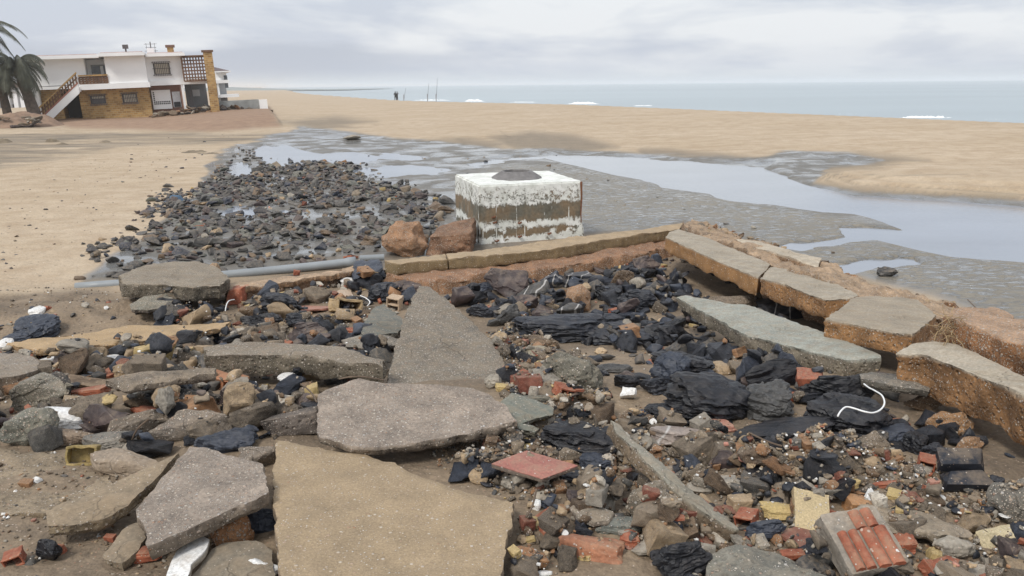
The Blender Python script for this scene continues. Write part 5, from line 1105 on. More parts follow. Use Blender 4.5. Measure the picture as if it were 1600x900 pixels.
 ('concrete_lump',330,436,26,44,'angular',(.30,.20,.12),'rough','brown lump at the right end of the slab on the pipe','concrete lump'),
 ('concrete_lump',981,656,36,30,'angular','brown','conc','brown pebbly block at the upper end of the narrow slab','concrete lump'),
 ('white_stone',981,616,24,24,'angular','white','smear','white quartz stone on the sand among the black rocks','stone'),
 ('white_stone',1139,557,28,20,'round','pale','rough','pale rounded stone under the left end of the greenish slab','stone'),
 ('white_stone',550,215,24,8,'round','pale','plain','distant pale boulder on the wet sand beyond the stone field','boulder'),
 ('white_stone',1126,577,24,26,'plate','tan','plain','yellowish flat stone standing below the greenish slab','stone'),
 ('painted_plaster',101,653,58,32,'plate','white','smear','white painted wall piece with red brick edge at the left','plaster piece'),
 ('painted_plaster',410,891,46,30,'plate','white','smear','white plaster chunk at the bottom edge beside the largest slab','plaster piece'),
 ('painted_plaster',213,557,28,20,'plate','white','smear','white rounded chip in the dark gap under the sandy plank','plaster piece'),
 ('painted_plaster',73,562,22,24,'shard','white','smear','torn white scrap left below the sandy plank','plaster piece'),
 ('painted_plaster',8,538,18,14,'plate','white','smear','white chip at the left edge by the tip of the sandy plank','plaster piece'),
 ('painted_plaster',57,487,18,14,'plate','white','smear','white and red chip on the sand mound at the left','plaster piece'),
 ('painted_plaster',544,440,24,16,'plate','white','smear','white chip below the end of the grey pipe','plaster piece'),
 ('painted_plaster',848,615,26,11,'plate','white','smear','white oval chip among red brick bits','plaster piece'),
 ('painted_plaster',838,789,13,18,'plate','white','smear','small white shell like chip right of the largest slab','plaster piece'),
 ('painted_plaster',849,896,24,10,'plate','white','smear','white chip at the bottom edge below the red brick','plaster piece'),
 ('painted_plaster',1364,797,34,38,'shard','white','smear','white painted shard leaning on an orange brick at the lower right','plaster piece'),
 ('painted_plaster',1320,721,30,14,'plate','white','vein','white marbled chip in the small debris','plaster piece'),
 ('tile_shard',490,481,48,24,'shard','pink','smear','pink floor tile piece behind the triangular slab','tile'),
 ('tile_shard',861,818,50,38,'shard','red','brick','triangular red tile shard left of the long red brick','tile'),
 ('tile_shard',1397,662,42,15,'shard','red','brick','red tile lying on the sand by the smooth blue grey rock','tile'),
 ('tile_shard',1259,843,72,32,'shard','dred','smear','dark red tile shard below the yellow square tile','tile'),
 ('tile_shard',1475,887,56,26,'plate','red','brick','rounded red brick piece at the bottom right','brick'),
 ('tile_shard',219,866,48,26,'plate','red','brick','curved red pot piece under the pebble dash slab','tile'),
 ('tile_shard',915,866,34,22,'shard','yellow','smear','pale yellow chip below the long red brick','tile'),
 ('tile_shard',1107,828,36,18,'box',(.45,.24,.09),'brick','orange yellow tile piece at the foot of the narrow slab','tile'),
 ('tile_shard',1488,793,36,16,'shard','pale','plain','pale grey tile chip on the lumpy brown slab','tile'),
 ('tile_shard',812,695,36,24,'shard','yellow','sandy','yellow tile piece left of the layered black rock','tile'),
 ('tile_shard',134,600,58,14,'box','brown','brick','brown top of the broken roof tile stack at the left','tile'),
 ('tile_shard',134,612,58,14,'box','red','brick','orange red roof tile under the brown one at the left','tile'),
 ('tile_shard',550,517,22,12,'plate','red','brick','bright red chip below the mossy slab','tile'),
 ('tile_shard',507,456,34,15,'shard','purple','smear','dark purple tile behind the pink one','tile'),
 ('tile_shard',537,460,26,14,'shard',(.5,.38,.28),'smear','cream tile corner right of the dark purple tile','tile'),
 ('tile_shard',1412,775,50,16,'shard','yellow','sandy','long yellow tile strip above the lumpy brown slab','tile'),
 ('tile_shard',1385,757,36,14,'plate','red','brick','curved red tile piece above the long yellow strip','tile'),
 ('tile_shard',1222,800,52,30,'plate','yellow','sandy','yellow broken tile left of the yellow square tile','tile'),
 ('tile_shard',1305,762,62,20,'plate','yellow','sandy','yellow tile strip rising behind the yellow square tile','tile'),
 ('tile_shard',1403,848,40,32,'plate','red','brick','red roof tile piece right of the fluted tile block','tile'),
 ('tile_shard',1237,868,40,16,'box','red','brick','small red brick slip below the dark red shard','tile'),
 ('tile_shard',1111,682,30,10,'box','yellow','sandy','thin yellow strip right of the pale veined lump','tile'),
 ('tile_shard',785,606,20,16,'plate','yellow','sandy','small yellow chip on the edge of the triangular slab','tile'),
 ('tile_shard',1559,843,50,28,'box',(.52,.44,.28),'sandy','pale yellow brick near the bottom right corner','brick'),
 ('brick_piece',371,461,24,34,'box','red','brick','red brick end standing up right of the slab on the pipe','brick'),
 ('brick_piece',924,856,88,38,'box',(.34,.15,.085),'brick','long solid red brick right of the triangular shard','brick'),
 ('brick_piece',1235,621,32,17,'box','red','brick','red brick with white painted top near the grey green rock','brick'),
 ('brick_piece',812,592,30,22,'box','dred','brick','dark red brick below the yellow fluted piece','brick'),
 ('brick_piece',851,595,30,22,'box','red','brick','broken red brick left of the big rounded grey lump','brick'),
 ('brick_piece',776,698,40,24,'box',(.34,.14,.08),'brick','red brown brick chunk at the right end of the pinkish slab','brick'),
 ('brick_piece',984,842,26,30,'plate','red','brick','red brick piece stuck in the greenish mortar lump','brick'),
 ('brick_piece',961,486,20,14,'plate','red','brick','red brick bit between two black rocks','brick'),
 ('brick_piece',1340,790,30,34,'box',(.42,.22,.10),'brick','orange brick piece behind the leaning white painted shard','brick'),
 ('brick_piece',385,634,20,16,'plate',(.45,.16,.06),'brick','orange chip on the wide grey pebbly lump','brick'),
 ('brick_piece',225,641,34,14,'plate','red','brick','red tile bit on the dark pebbly lump','brick'),
]
YAW = random.Random(11)
HERO_ORDER = sorted(range(len(HERO)), key=lambda i: -HERO[i][3] * HERO[i][4])
SPECIAL = {('brown_boulder', 636): dict(dz=.34, hfac=.9), ('brown_boulder', 704): dict(dz=.36, hfac=.9), ('concrete_lump', 751): dict(dz=.10, hfac=.3), ('dark_rock', 77): dict(hfac=.9, tilt=(25, 30)), ('painted_plaster', 1364): dict(tilt=(55, 20), hfac=.15)}
for i in HERO_ORDER:
    nm, cx, cy, w, h, kind, col, mt, lb, ct = HERO[i]
    sp = SPECIAL.get((nm, cx), {})
    yaw = YAW.uniform(-18, 18); tl = (YAW.uniform(-10, 10), YAW.uniform(-10, 10))
    grp = dict(dark_rock=GB, concrete_lump=GC, tile_shard=GR, brick_piece=GR).get(nm)
    kw = dict(yaw=yaw, tilt=tl, detail=(5 if mt == 'slate' and w > 60 else 4) if w > 34 else 3, group=grp, rough=-.05 if mt == 'slate' else .06); kw.update(sp)
    place_rock(nm, cx, cy, w * 1.06, h * 1.08, kind, col, mt, lb, ct, i + 1, **kw)
# ================================================================ SPECIAL DEBRIS
def lift(o, dz):
    o.location.z += dz; return o
tl_ = slab('floor_tile', [(768,724),(823,703),(903,727),(847,748)], [(768,724,.14), (903,727,.15), (823,703,.15)], .025, SM('smear', 'plain'), (.33,.125,.095), (.2,.16,.13), 61, .0015, .03, .0006, .002, chip=.002, lean=(.04, -.10), label='square pinkish red floor tile lying tilted right of the largest slab', cat='tile', group=GR)
slab('floor_tile', [(1240,760),(1296,773),(1297,832),(1243,825)], [(1240,760,.10), (1296,773,.12), (1297,832,.08)], .06, SM('sandy', 'sandy'), (.50,.40,.235), (.40,.31,.18), 62, .003, .03, .002, .006, chip=.006, lean=(.0, -.75), label='pale yellow square tile propped up facing the camera', cat='tile', group=GR)
slab('plaster_strip', [(259,902),(266,880),(275,862),(298,842),(312,832),(327,843),(320,860),(300,880),(292,902)], [(259,900,.10), (327,843,.12), (275,862,.10)], .03, SM('smear', 'plain'), T['white'], (.4,.36,.3), 63, .004, .025, .002, .004, chip=.003, label='long white painted plaster piece below the pebble dash slab', cat='plaster piece')
slab('broken_slab', [(300,905),(330,862),(345,850),(400,845),(425,860),(430,910)], [(300,905,.06), (425,860,.06), (345,850,.07)], .05, SM('plain', 'rough'), (.24,.205,.155), (.18,.15,.11), 64, .008, .03, .006, .01, label='sandy broken slab below the rust orange lump at the bottom edge', cat='concrete slab', group=G1)
slab('broken_slab', [(-80,640),(0,700),(60,705),(130,725),(190,760),(60,800),(-90,810)], [(0,700,.03), (190,760,.03), (60,800,.03)], .05, SM('rough', 'rough'), (.24,.19,.13), (.2,.155,.10), 65, .02, .035, .012, .015, label='crumbly sand covered slab at the left edge beside the curved mortar slab', cat='concrete slab', group=G1)
def fluted():
    P0 = hit(1345, 850, .13); r = empty('fluted_tile_block', P0, (R(26), R(-4), R(8))); k = (P0 - CAM).length / F
    w, d, th = 88 * k, 96 * k, .10
    V, Tr = rock_arrays(901, 'box', 3, .03); me = fast_tri_mesh('mortar_base', V * np.array([w, d, th]), Tr, (.27, .24, .20)); me.polygons.foreach_set('use_smooth', [True] * len(me.polygons)); me.set_sharp_from_angle(angle=R(30)); link('mortar_base', me, M['plain'], r)
    rg = random.Random(4)
    for (x0, x1, y0, y1, n) in ((-.40, -.05, -.46, .12, 2), (-.03, .42, -.46, .12, 2), (-.06, .34, .14, .42, 2)):
        for i in range(n):
            a = x0 + (x1 - x0) * i / n + .01; b = x0 + (x1 - x0) * (i + 1) / n - .005; V = []; Fc = []; m_ = 7; rows = 9
            for j in range(rows):
                y = y0 + (y1 - y0) * j / (rows - 1)
                for q in range(m_):
                    u = q / (m_ - 1); V.append(((a + (b - a) * u + rg.uniform(-.002, .002)) * w, (y + rg.uniform(-.006, .006)) * d, th * .5 + .002 + .016 * math.sin(u * math.pi) ** .6 + rg.uniform(0, .0015)))
            for j in range(rows - 1):
                for q in range(m_ - 1): p = j * m_ + q; Fc.append((p, p + 1, p + m_ + 1, p + m_))
            nb = len(V)
            edge = [q for q in range(m_)]; V += [(V[q][0], V[q][1] - .002, th * .42) for q in edge]; Fc += [(q + 1, q, nb + q, nb + q + 1) for q in range(m_ - 1)]
            link('red_rib', np_mesh('red_rib', V, Fc, 40, T['red']), M['brick'], r)
    tag(r, 'block of mortar faced with fluted red roof tile at the lower right', 'tile block')
fluted()
def hollow(name, cx, cy, wpx, L_, H_, nx, nz, col, yaw, tilt, label, mt='brick'):
    P0 = hit(cx, cy, 0); k = (P0 - CAM).length / F; W_ = wpx * k; L_ *= W_; H_ *= W_; t_ = W_ * .09; z = heights(P0.x, P0.y, W_ * .4, W_ * .4, 60) + H_ * .45; mb = MB(); e = .0008
    box(mb, -W_ / 2, W_ / 2, -L_ / 2, L_ / 2, -H_ / 2, -H_ / 2 + t_); box(mb, -W_ / 2, W_ / 2, -L_ / 2, L_ / 2, H_ / 2 - t_, H_ / 2)
    for i in range(nx + 1):
        c = -W_ / 2 + (W_ - t_) * i / nx; box(mb, c + (e if i == 0 else 0), c + t_ - (e if i == nx else 0), -L_ / 2 + e, L_ / 2 - e, -H_ / 2 + t_ * .98, H_ / 2 - t_ * .98)
    for j in range(1, nz):
        c = -H_ / 2 + (H_ - t_) * j / nz; box(mb, -W_ / 2 + t_ * .5, W_ / 2 - t_ * .5, -L_ / 2 + 2 * e, L_ / 2 - 2 * e, c, c + t_)
    box(mb, -W_ / 2 + t_ * .5, W_ / 2 - t_ * .5, L_ / 2 - t_, L_ / 2 - 3 * e, -H_ / 2 + t_ * .5, H_ / 2 - t_ * .5)
    bm = bmesh.new(); me0 = np_mesh(name, mb['V'], mb['F']); bm.from_mesh(me0); bmesh.ops.bevel(bm, geom=list(bm.edges), offset=W_ * .015, segments=1, affect='EDGES'); bmesh.ops.subdivide_edges(bm, edges=[e for e in bm.edges if e.calc_length() > W_ * .12], cuts=3, use_grid_fill=True); cs_ = np.array([v.co for v in bm.verts]); nn_ = W_ * .035 * np.stack([fbm(cs_ / W_ * 4, 3, q_) for q_ in (1, 2, 3)], -1)
    for v_, dv in zip(bm.verts, nn_): v_.co += Vector(dv)
    me = bpy.data.meshes.new(name); bm.to_mesh(me); bm.free(); tint(me, T[col] if isinstance(col, str) else col)
    c = Vector(rays([cx], [cy])[0]); tt = (z - CAM.z) / c.z; o = link(name, me, M[mt]); o.location = CAM + c * tt; o.rotation_euler = (R(tilt[0]), R(tilt[1]), R(yaw)); tag(o, label, 'brick', GR)
hollow('hollow_brick', 881, 611, 27, .9, .62, 2, 1, 'red', 25, (8, 20), 'red hollow brick showing two dark holes beside the big rounded grey lump')
hollow('hollow_brick', 828, 652, 38, .6, .6, 3, 2, (.44,.29,.10), 20, (10, 30), 'yellow hollow brick with dark cells right of the pinkish pebbly slab', 'sandy')
hollow('hollow_brick', 829, 578, 34, .8, .6, 2, 1, 'yellow', -10, (-5, -8), 'pale yellow hollow tile above the dark red brick', 'sandy')
hollow('hollow_brick', 1167, 812, 27, 1.1, .8, 1, 1, 'red', -35, (5, -8), 'small red hollow brick at the foot of the narrow slab')
hollow('hollow_brick', 1447, 726, 20, 1.2, 1.1, 1, 2, 'red', -25, (5, 5), 'red hollow brick standing on sand left of the dark grooved block')
hollow('hollow_brick', 130, 711, 38, .5, .68, 1, 1, (.30,.225,.085), 12, (-20, 5), 'mustard yellow hollow tile with one big opening at the left')
hollow('hollow_brick', 540, 478, 40, .9, .5, 1, 1, (.40,.29,.16), 30, (-15, 15), 'tan hollow tile right of the pink floor tile', 'sandy')
hollow('hollow_brick', 617, 474, 20, .9, 1.1, 1, 2, (.48,.36,.25), -15, (5, 8), 'small cream hollow brick near the tip of the triangular slab', 'sandy')
hollow('hollow_brick', 351, 597, 66, .35, .34, 2, 1, (.42,.20,.11), -8, (4, 6), 'orange and tan hollow brick under the left end of the long thick slab')
hollow('hollow_brick', 22, 872, 22, .9, .7, 1, 1, 'red', 20, (8, -12), 'orange brick bit beside the dark slate shard at the lower left')
def grooved():
    P0 = hit(1504, 735, .08); k = (P0 - CAM).length / F; w, d = 62 * k, 58 * k; r = empty('grooved_block', P0, (R(28), 0, R(-5)))
    for i, (y0, y1) in enumerate(((-.5, -.02), (0, .5))):
        V, Tr = rock_arrays(930 + i, 'box', 3, .02); me = fast_tri_mesh('ridge', V * np.array([w, d * .48, .07]) + np.array([0, d * (y0 + y1) / 2, .012 * i]), Tr, T['slate']); me.polygons.foreach_set('use_smooth', [True] * len(me.polygons)); me.set_sharp_from_angle(angle=R(30)); link('ridge', me, M['smear'], r)
    tag(r, 'dark blue grey block with a groove across it, on the sand below the wall', 'concrete block')
grooved()
def tube_obj(name, px_pts, rad, m, label, cat, zs=None, n=8, parent=None):
    pts = []
    for i, (x, y) in enumerate(px_pts): pts.append(hit(x, y, zs[i] if zs else rad))
    # smooth
    Q = []
    for i in range(len(pts) - 1):
        p0, p1, p2, p3 = pts[max(i - 1, 0)], pts[i], pts[i + 1], pts[min(i + 2, len(pts) - 1)]
        for k in range(6):
            u = k / 6; Q.append(.5 * ((2 * p1) + (p2 - p0) * u + (2 * p0 - 5 * p1 + 4 * p2 - p3) * u * u + (3 * p1 - p0 - 3 * p2 + p3) * u ** 3))
    Q.append(pts[-1]); V, Fc = tube(Q, rad, n); o = link(name, np_mesh(name, V, Fc, 60), m); return tag(o, label, cat)
pv = simple('grey_pvc', (.27, .29, .30), .45, .12, 2)
def pipe():
    a, b = hit(118, 449, .0), hit(556, 409, .08); r = empty('grey_pipe', a); d = b - a; L_ = d.length; u = d / L_
    V, Fc = tube([d * (i / 12) + Vector((0, 0, -.02 * math.sin(3.14 * i / 12))) for i in range(12)] + [d * .955, d * .97, d], [.062] * 12 + [.062, .075, .078], 20, False); o = link('pipe_body', np_mesh('pipe_body', V, Fc, 50), pv, r)
    md = o.modifiers.new('wall', 'SOLIDIFY'); md.thickness = .006
    tag(r, 'long grey plastic pipe with a flared end, half buried at the edge of the sand', 'pipe')
    tube_obj('pipe_piece', [(562, 404), (600, 402)], .05, pv, 'short grey pipe end between the dark rock and the foundation wall', 'pipe', [.08, .08], 16)
pipe()
tube_obj('white_cable', [(1309,650),(1314,642),(1322,636),(1334,638),(1350,643),(1364,645),(1376,640),(1382,630),(1378,618),(1366,610),(1358,606),(1350,600)], .0048, simple('white_plastic', (.85,.85,.83), .4, .03), 'white cable looping out over the black rock on the right', 'cable', [.30,.31,.32,.32,.32,.31,.31,.32,.33,.33,.32,.30])
tube_obj('white_cable', [(366,468),(358,470),(354,476),(352,486)][::-1], .006, simple('white_cord', (.8,.8,.78), .4, .03), 'short white cord beside the slab that lies on the pipe', 'cable', [.14, .2, .22, .18])
tube_obj('white_cable', [(563,462),(572,466),(578,472),(574,478)], .006, simple('white_cord_b', (.8,.8,.78), .4, .03), 'thin white loop of cord below the end of the grey pipe', 'cable', [.2, .24, .24, .2])
def tangle():
    rg = random.Random(9); c = hit(1480, 516, .48); V = []; Fc = []
    for i in range(34):
        p = c + Vector((rg.uniform(-.05, .05), rg.uniform(-.05, .05), rg.uniform(-.05, .02))); P = [p]; d = Vector((rg.gauss(0, 1), rg.gauss(-.6, 1), rg.gauss(.2, .8))).normalized()
        for k in range(7): p = p + d * rg.uniform(.02, .04); d = (d + Vector((rg.gauss(0, .5), rg.gauss(0, .5), rg.gauss(-.12, .4)))).normalized(); P.append(p)
        v_, f_ = tube(P, rg.uniform(.0015, .0035), 4, False); b = len(V); V += v_; Fc += [tuple(b + q for q in x) for x in f_]
    tag(link('root_tangle', np_mesh('root_tangle', V, Fc, 60), simple('dry_root', (.34, .24, .13), .9, .3)), 'tangle of dry roots hanging between the wall beams', 'roots')
tangle()
wood = simple('dry_twig', (.14, .10, .07), .9, .3)
for pts, z_, lb in (([(205,690),(215,670),(232,655)], [.1, .22, .3], 'dry twig leaning on a lump right of the white painted piece'), ([(1170,676),(1200,690),(1222,697)], [.12, .14, .12], 'thin pale twig lying on the small debris'), ([(838,765),(832,790),(822,808)], [.1, .1, .09], 'dark twig along the right edge of the largest slab'), ([(470,600),(485,612),(495,628)], [.15, .18, .2], 'dark twig in the gap above the pinkish pebbly slab'), ([(600,594),(560,588),(530,592)], [.2, .26, .22], 'crooked dark stick between the long thick slab and the pinkish slab'), ([(1500,430),(1512,468),(1530,486)][1:], [.4, .42], 'short rusty iron bar sticking out of the wall core')):
    tube_obj('twig', pts, .005, wood, lb, 'twig', z_, 6)
def rag():
    P0 = hit(275, 316, 0); V = []; n = 14; rg = np.random.RandomState(3)
    for j in range(n):
        for i in range(n):
            u, v = i / (n - 1) - .5, j / (n - 1) - .5; V.append((u * .42, v * .5, .02 + .16 * max(0, 1 - (u * u + v * v) * 4) + .03 * float(fbm([[u * 6, v * 6, 1]], 2, 3)[0])))
    Fc = [(j * n + i, j * n + i + 1, (j + 1) * n + i + 1, (j + 1) * n + i) for j in range(n - 1) for i in range(n - 1)]
    o = link('blue_bag', np_mesh('blue_bag', V, Fc, 80), simple('blue_cloth', (.07, .12, .18), .7, .4, 20)); o.location = P0; o.modifiers.new('s', 'SOLIDIFY').thickness = .01
    tag(o, 'crumpled blue grey bag on the sand left of the stone field', 'bag')
rag()

# ================================================================ SCATTERED STONES
RG = random.Random(77); NR = np.random.RandomState(77)
PROTO = {}
for kd, n, det in (('angular', 16, 1), ('plate', 12, 1), ('box', 8, 1), ('round', 8, 1), ('shard', 8, 0)):
    PROTO[kd] = [rock_arrays(3000 + 31 * i + len(kd), kd, det, .06) for i in range(n)]
PROTO2 = {kd: [rock_arrays(3000 + 31 * i + len(kd), kd, 3, .06) for i in range(10 if kd == 'angular' else 7)] for kd in ('angular', 'plate', 'box', 'round', 'shard')}
ITEMS = []     # kind, shape, proto, location, euler, scale, colour name, material, apparent size
PAL = dict(field=[('dgrey', 40), ('slate', 10), ('blue', 12), ('purple', 14), ('brown', 9), ('grey', 16), ('green', 8), ('tan', 2)],
           dark=[('slate', 34), ('black', 24), ('blue', 20), ('dgrey', 12), ('purple', 10)],
           conc=[('conc', 24), ('dconc', 20), ('brown', 14), ('tan', 15), ('pale', 15), ('grey', 7), ('rust', 5)],
           brick=[('red', 30), ('dred', 30), ('rust', 20), ('pink', 8), ('yellow', 12)], white=[('white', 50), ('pale', 50)])
def pick(p):
    t = RG.uniform(0, sum(w for _, w in p))
    for n, w in p:
        t -= w
        if t <= 0: return n
    return p[0][0]
def scatter(poly, count, mixk, smin, smax, flat=(.4, .8), power=2.0, sink=.15, block='avoid', stack=50, density=None, tag_='near', tiltmax=22, shapes=None, cap=.2):
    """stones over the ground area that a polygon of the photo covers; big ones first, each resting on the pile so far"""
    pp = np.array([tuple(hit(x, y, 0).xy) for x, y in poly]); lo, hi = pp.min(0), pp.max(0)
    xy = NR.uniform(lo, hi, (count * 14, 2)); xy = xy[sdf(xy[:, 0], xy[:, 1], pp) < 0]
    if density is not None:
        zz = terrain(xy[:, 0], xy[:, 1]); px, py = project(np.column_stack([xy, zz])); xy = xy[NR.rand(len(xy)) < density(px, py, xy)]
    xy = xy[:count]; S = np.sort(smin * (smax / smin) ** (NR.rand(len(xy)) ** power))[::-1]
    for (x, y), s in zip(xy, S):
        i, j = int((x - HX0) / HS), int((y - HY0) / HS); inb = 0 <= i < HNX and 0 <= j < HNY
        if inb and HB[j, i] and NR.rand() > (.12 if s < .08 else 0): continue
        if inb and BLOCK[j, i] and not (block == 'fill' and s < .09): continue
        if inb and block == 'avoid' and s > .08:
            r_ = int(s * .45 / HS)
            if BLOCK[max(0, j - r_):j + r_ + 1, max(0, i - r_):i + r_ + 1].any(): continue
        kd = pick(mixk)
        sh = {'dark': ('angular', 'plate', 'angular'), 'field': ('angular', 'plate', 'angular'), 'conc': ('angular', 'round', 'angular', 'box', 'plate'), 'brick': ('box', 'shard', 'plate'), 'white': ('shard', 'round', 'plate')}[kd]
        if shapes: sh = shapes
        shp = RG.choice(sh); hz = s * RG.uniform(*flat) * (.35 if shp in ('shard', 'plate') else 1); dx, dy = s, s * RG.uniform(.55, 1.0)
        tz = terr1(x, y); z0 = min(heights(x, y, s * .35, dy * .35, stack), tz + cap - hz * .4)
        if inb: stamp(x, y, s * .48, dy * .48, z0 + hz * (1 - sink))
        c = pick(PAL[kd]); mt = {'dark': 'stone' if c in ('purple', 'dgrey') else 'slate', 'field': 'stone', 'conc': RG.choice(('conc', 'rough', 'rough', 'plain')), 'brick': 'brick', 'white': 'smear'}[kd]
        z = z0 + hz * (.5 - sink); dist = math.sqrt(x * x + y * y + (z - CAM.z) ** 2)
        ITEMS.append((kd, shp, RG.randrange(99), (x, y, z), (R(RG.gauss(0, tiltmax * .5)), R(RG.gauss(0, tiltmax * .5)), RG.uniform(0, 6.28)), (dx, dy, max(hz, .008)), c, mt, s / dist, tag_, RG.uniform(.78, 1.22)))
FIELD = [(122,448),(128,378),(170,362),(206,346),(236,312),(262,300),(318,292),(330,268),(352,245),(376,230),(440,236),(500,240),(560,254),(620,280),(700,305),(708,345),(700,398),(600,404),(400,424),(240,446)]
def fd(px, py, xy):
    n = fbm(np.column_stack([xy, xy[:, 0] * 0]) * .7, 3, 7)
    top = sstep(238, 275, py); edge = sstep(2, -26, sdf(px + n * 12, py + n * 6, FIELD)); hol = np.ones_like(px)
    for q in PONDS[1:5]: hol = np.minimum(hol, .12 + .88 * sstep(-2, 4, sdf(px, py, q)))
    return (.28 + .72 * top) * (.15 + .85 * edge) * hol * np.clip(.85 + .5 * n, .3, 1)
scatter(FIELD, 1050, [('field', 95), ('brick', 1), ('conc', 4)], .15, .40, (.35, .65), 1.7, .28, 'avoid', 30, fd, 'field', 26, None, .09)
scatter(FIELD, 2000, [('field', 94), ('brick', 1), ('conc', 5)], .06, .17, (.4, .8), 1.4, .2, 'avoid', 50, fd, 'field', 30, None, .11)
scatter([(225,312),(262,290),(300,300),(318,318),(280,330),(240,325)], 30, [('field', 100)], .1, .3, (.4, .8), 1.5, .3, tag_='field')
scatter([(-40,452),(0,440),(100,440),(130,380),(190,340),(270,280),(330,240),(420,214),(300,205),(60,260),(-60,330)], 60, [('field', 90), ('conc', 10)], .05, .16, (.3, .6), 2, .3, tag_='sand')
scatter([(-40,452),(0,440),(100,440),(130,380),(190,340),(270,280),(300,230),(60,260),(-60,330)], 260, [('field', 60), ('conc', 30), ('white', 10)], .015, .06, (.3, .7), 2, .3, tag_='sand')
scatter([(560,240),(720,240),(900,240),(1000,300),(1400,400),(1600,460),(1500,470),(1100,345),(920,330),(700,300)], 46, [('field', 80), ('conc', 20)], .05, .2, (.3, .6), 2, .3, tag_='sand')
PIT = [(660,440),(833,424),(985,398),(1040,384),(1090,410),(1170,450),(1230,470),(1290,505),(1400,570),(1440,600),(1520,640),(1600,690),(1600,720),(1500,700),(1330,700),(1180,690),(1100,640),(960,560),(880,520),(800,500),(740,500)]
def pitd(px, py, xy): return 1 - .93 * sstep(6, -10, sdf(px, py, [(860,548),(1000,548),(1075,640),(1010,645),(940,640),(900,600)]))
scatter(PIT, 560, [('dark', 88), ('conc', 9), ('brick', 3)], .12, .33, (.5, .9), 1.3, .15, 'avoid', 45, pitd, 'pit', 30, None, .17)
scatter(PIT, 700, [('dark', 74), ('conc', 20), ('brick', 6)], .04, .11, (.5, .9), 1.3, .15, 'avoid', 50, pitd, 'pit', 30, None, .2)
scatter([(900,540),(1040,540),(1080,600),(1060,640),(960,640),(900,600)], 22, [('dark', 80), ('conc', 20)], .06, .2, (.3, .6), 1.5, .2, tag_='pit')
LEFT = [(352,462),(470,440),(600,425),(690,440),(640,470),(610,560),(600,600),(500,640),(430,690),(300,700),(180,730),(60,700),(-80,690),(-80,590),(0,560),(180,540),(240,500),(200,480),(280,470)]
scatter(LEFT, 640, [('dark', 46), ('conc', 46), ('brick', 4), ('white', 1)], .10, .34, (.45, .85), 1.6, .12, 'fill', 52, None, 'left', 26)
scatter(LEFT, 900, [('dark', 30), ('conc', 48), ('brick', 18), ('white', 4)], .03, .11, (.4, .9), 1.4, .1, 'fill', 55, None, 'left', 30)
MIDR = [(760,520),(830,500),(900,580),(960,650),(1060,670),(1180,690),(1330,700),(1400,760),(1500,800),(1620,830),(1700,1000),(1180,1000),(1060,900),(980,860),(900,900),(800,910),(810,790),(700,740),(790,660),(790,590)]
scatter(MIDR, 430, [('conc', 60), ('dark', 30), ('brick', 9), ('white', 1)], .08, .22, (.4, .8), 1.5, .12, 'fill', 52, None, 'debris', 26)
scatter(MIDR, 1900, [('conc', 68), ('dark', 15), ('brick', 14), ('white', 3)], .020, .085, (.4, .9), 1.5, .1, 'fill', 55, None, 'debris', 30)
scatter([(-90,700),(60,700),(200,740),(430,860),(430,1000),(-150,1000)], 90, [('conc', 60), ('dark', 20), ('brick', 16), ('white', 4)], .02, .09, (.4, .8), 2, .3, 'fill', tag_='soil')
scatter([(-60,455),(180,455),(330,500),(200,560),(-60,560)], 110, [('conc', 60), ('dark', 30), ('brick', 8), ('white', 2)], .03, .14, (.4, .8), 2, .3, 'fill', tag_='soil')
scatter([(640,690),(800,680),(900,740),(860,800),(800,780),(700,740)], 90, [('conc', 80), ('dark', 12), ('brick', 8)], .02, .10, (.4, .8), 1.6, .2, 'fill', tag_='soil')
scatter([(1180,690),(1330,700),(1600,760),(1640,850),(1500,800),(1380,760)], 260, [('conc', 66), ('dark', 18), ('brick', 14), ('white', 2)], .02, .10, (.4, .8), 1.6, .2, 'fill', tag_='soil')
scatter([(640,420),(1062,362),(1062,370),(640,438)], 60, [('conc', 70), ('brick', 30)], .04, .12, (.4, .8), 1.6, .2, 'fill', tag_='pit')
# crumbs on top of the crumbling wall core
CORE = [(1066,352),(1110,350),(1200,378),(1290,408),(1360,444),(1480,470),(1600,520),(1560,520),(1470,490),(1380,462),(1330,455),(1260,430),(1180,405),(1080,366)]
cp = np.array([tuple(onz(x, y, .42).xy) for x, y in CORE]); n_ = 0
while n_ < 330:
    x, y = NR.uniform(cp.min(0), cp.max(0)); 
    if sdf(np.array([x]), np.array([y]), cp)[0] < 0:
        s = .03 * (5. ** (RG.random() ** 1.6)); n_ += 1; px_, _ = project(np.array([x, y, .42]))
        ITEMS.append(('conc' if RG.random() < .93 else 'white', RG.choice(('angular', 'round', 'plate')), RG.randrange(99), (x, y, .40 + RG.uniform(-.02, .03)), (R(RG.gauss(0, 20)), R(RG.gauss(0, 20)), RG.uniform(0, 6.28)), (s, s * RG.uniform(.5, 1), s * RG.uniform(.3, .7)), RG.choice(('tan', 'rust', 'tan', 'brown', 'conc')), RG.choice(('gravel', 'rough')), s / math.hypot(x, y), 'wall', RG.uniform(.8, 1.2)))
NAMES = dict(dark='dark_stone', field='field_stone', conc='concrete_chunk', brick='brick_fragment', white='white_chip'); LIM = dict(dark=230, field=295, conc=180, brick=200, white=60)
WHERE = dict(field='in the stone field behind the grey pipe', sand='lying alone on open sand or wet flat', pit='in the dark pile inside the foundation', left='in the rubble left of the triangular slab', debris='in the small debris at the lower right', soil='on the bare soil between the slabs', wall='on top of the crumbling wall core')
CW = dict(green='greenish grey', dgrey='charcoal', slate='blackish', blue='blue grey', purple='purple brown', brown='brown', grey='grey', tan='tan', black='black', conc='grey brown', dconc='dark grey brown', pale='pale', red='red', dred='dark red', rust='rusty', pink='pink', yellow='yellow', white='white')
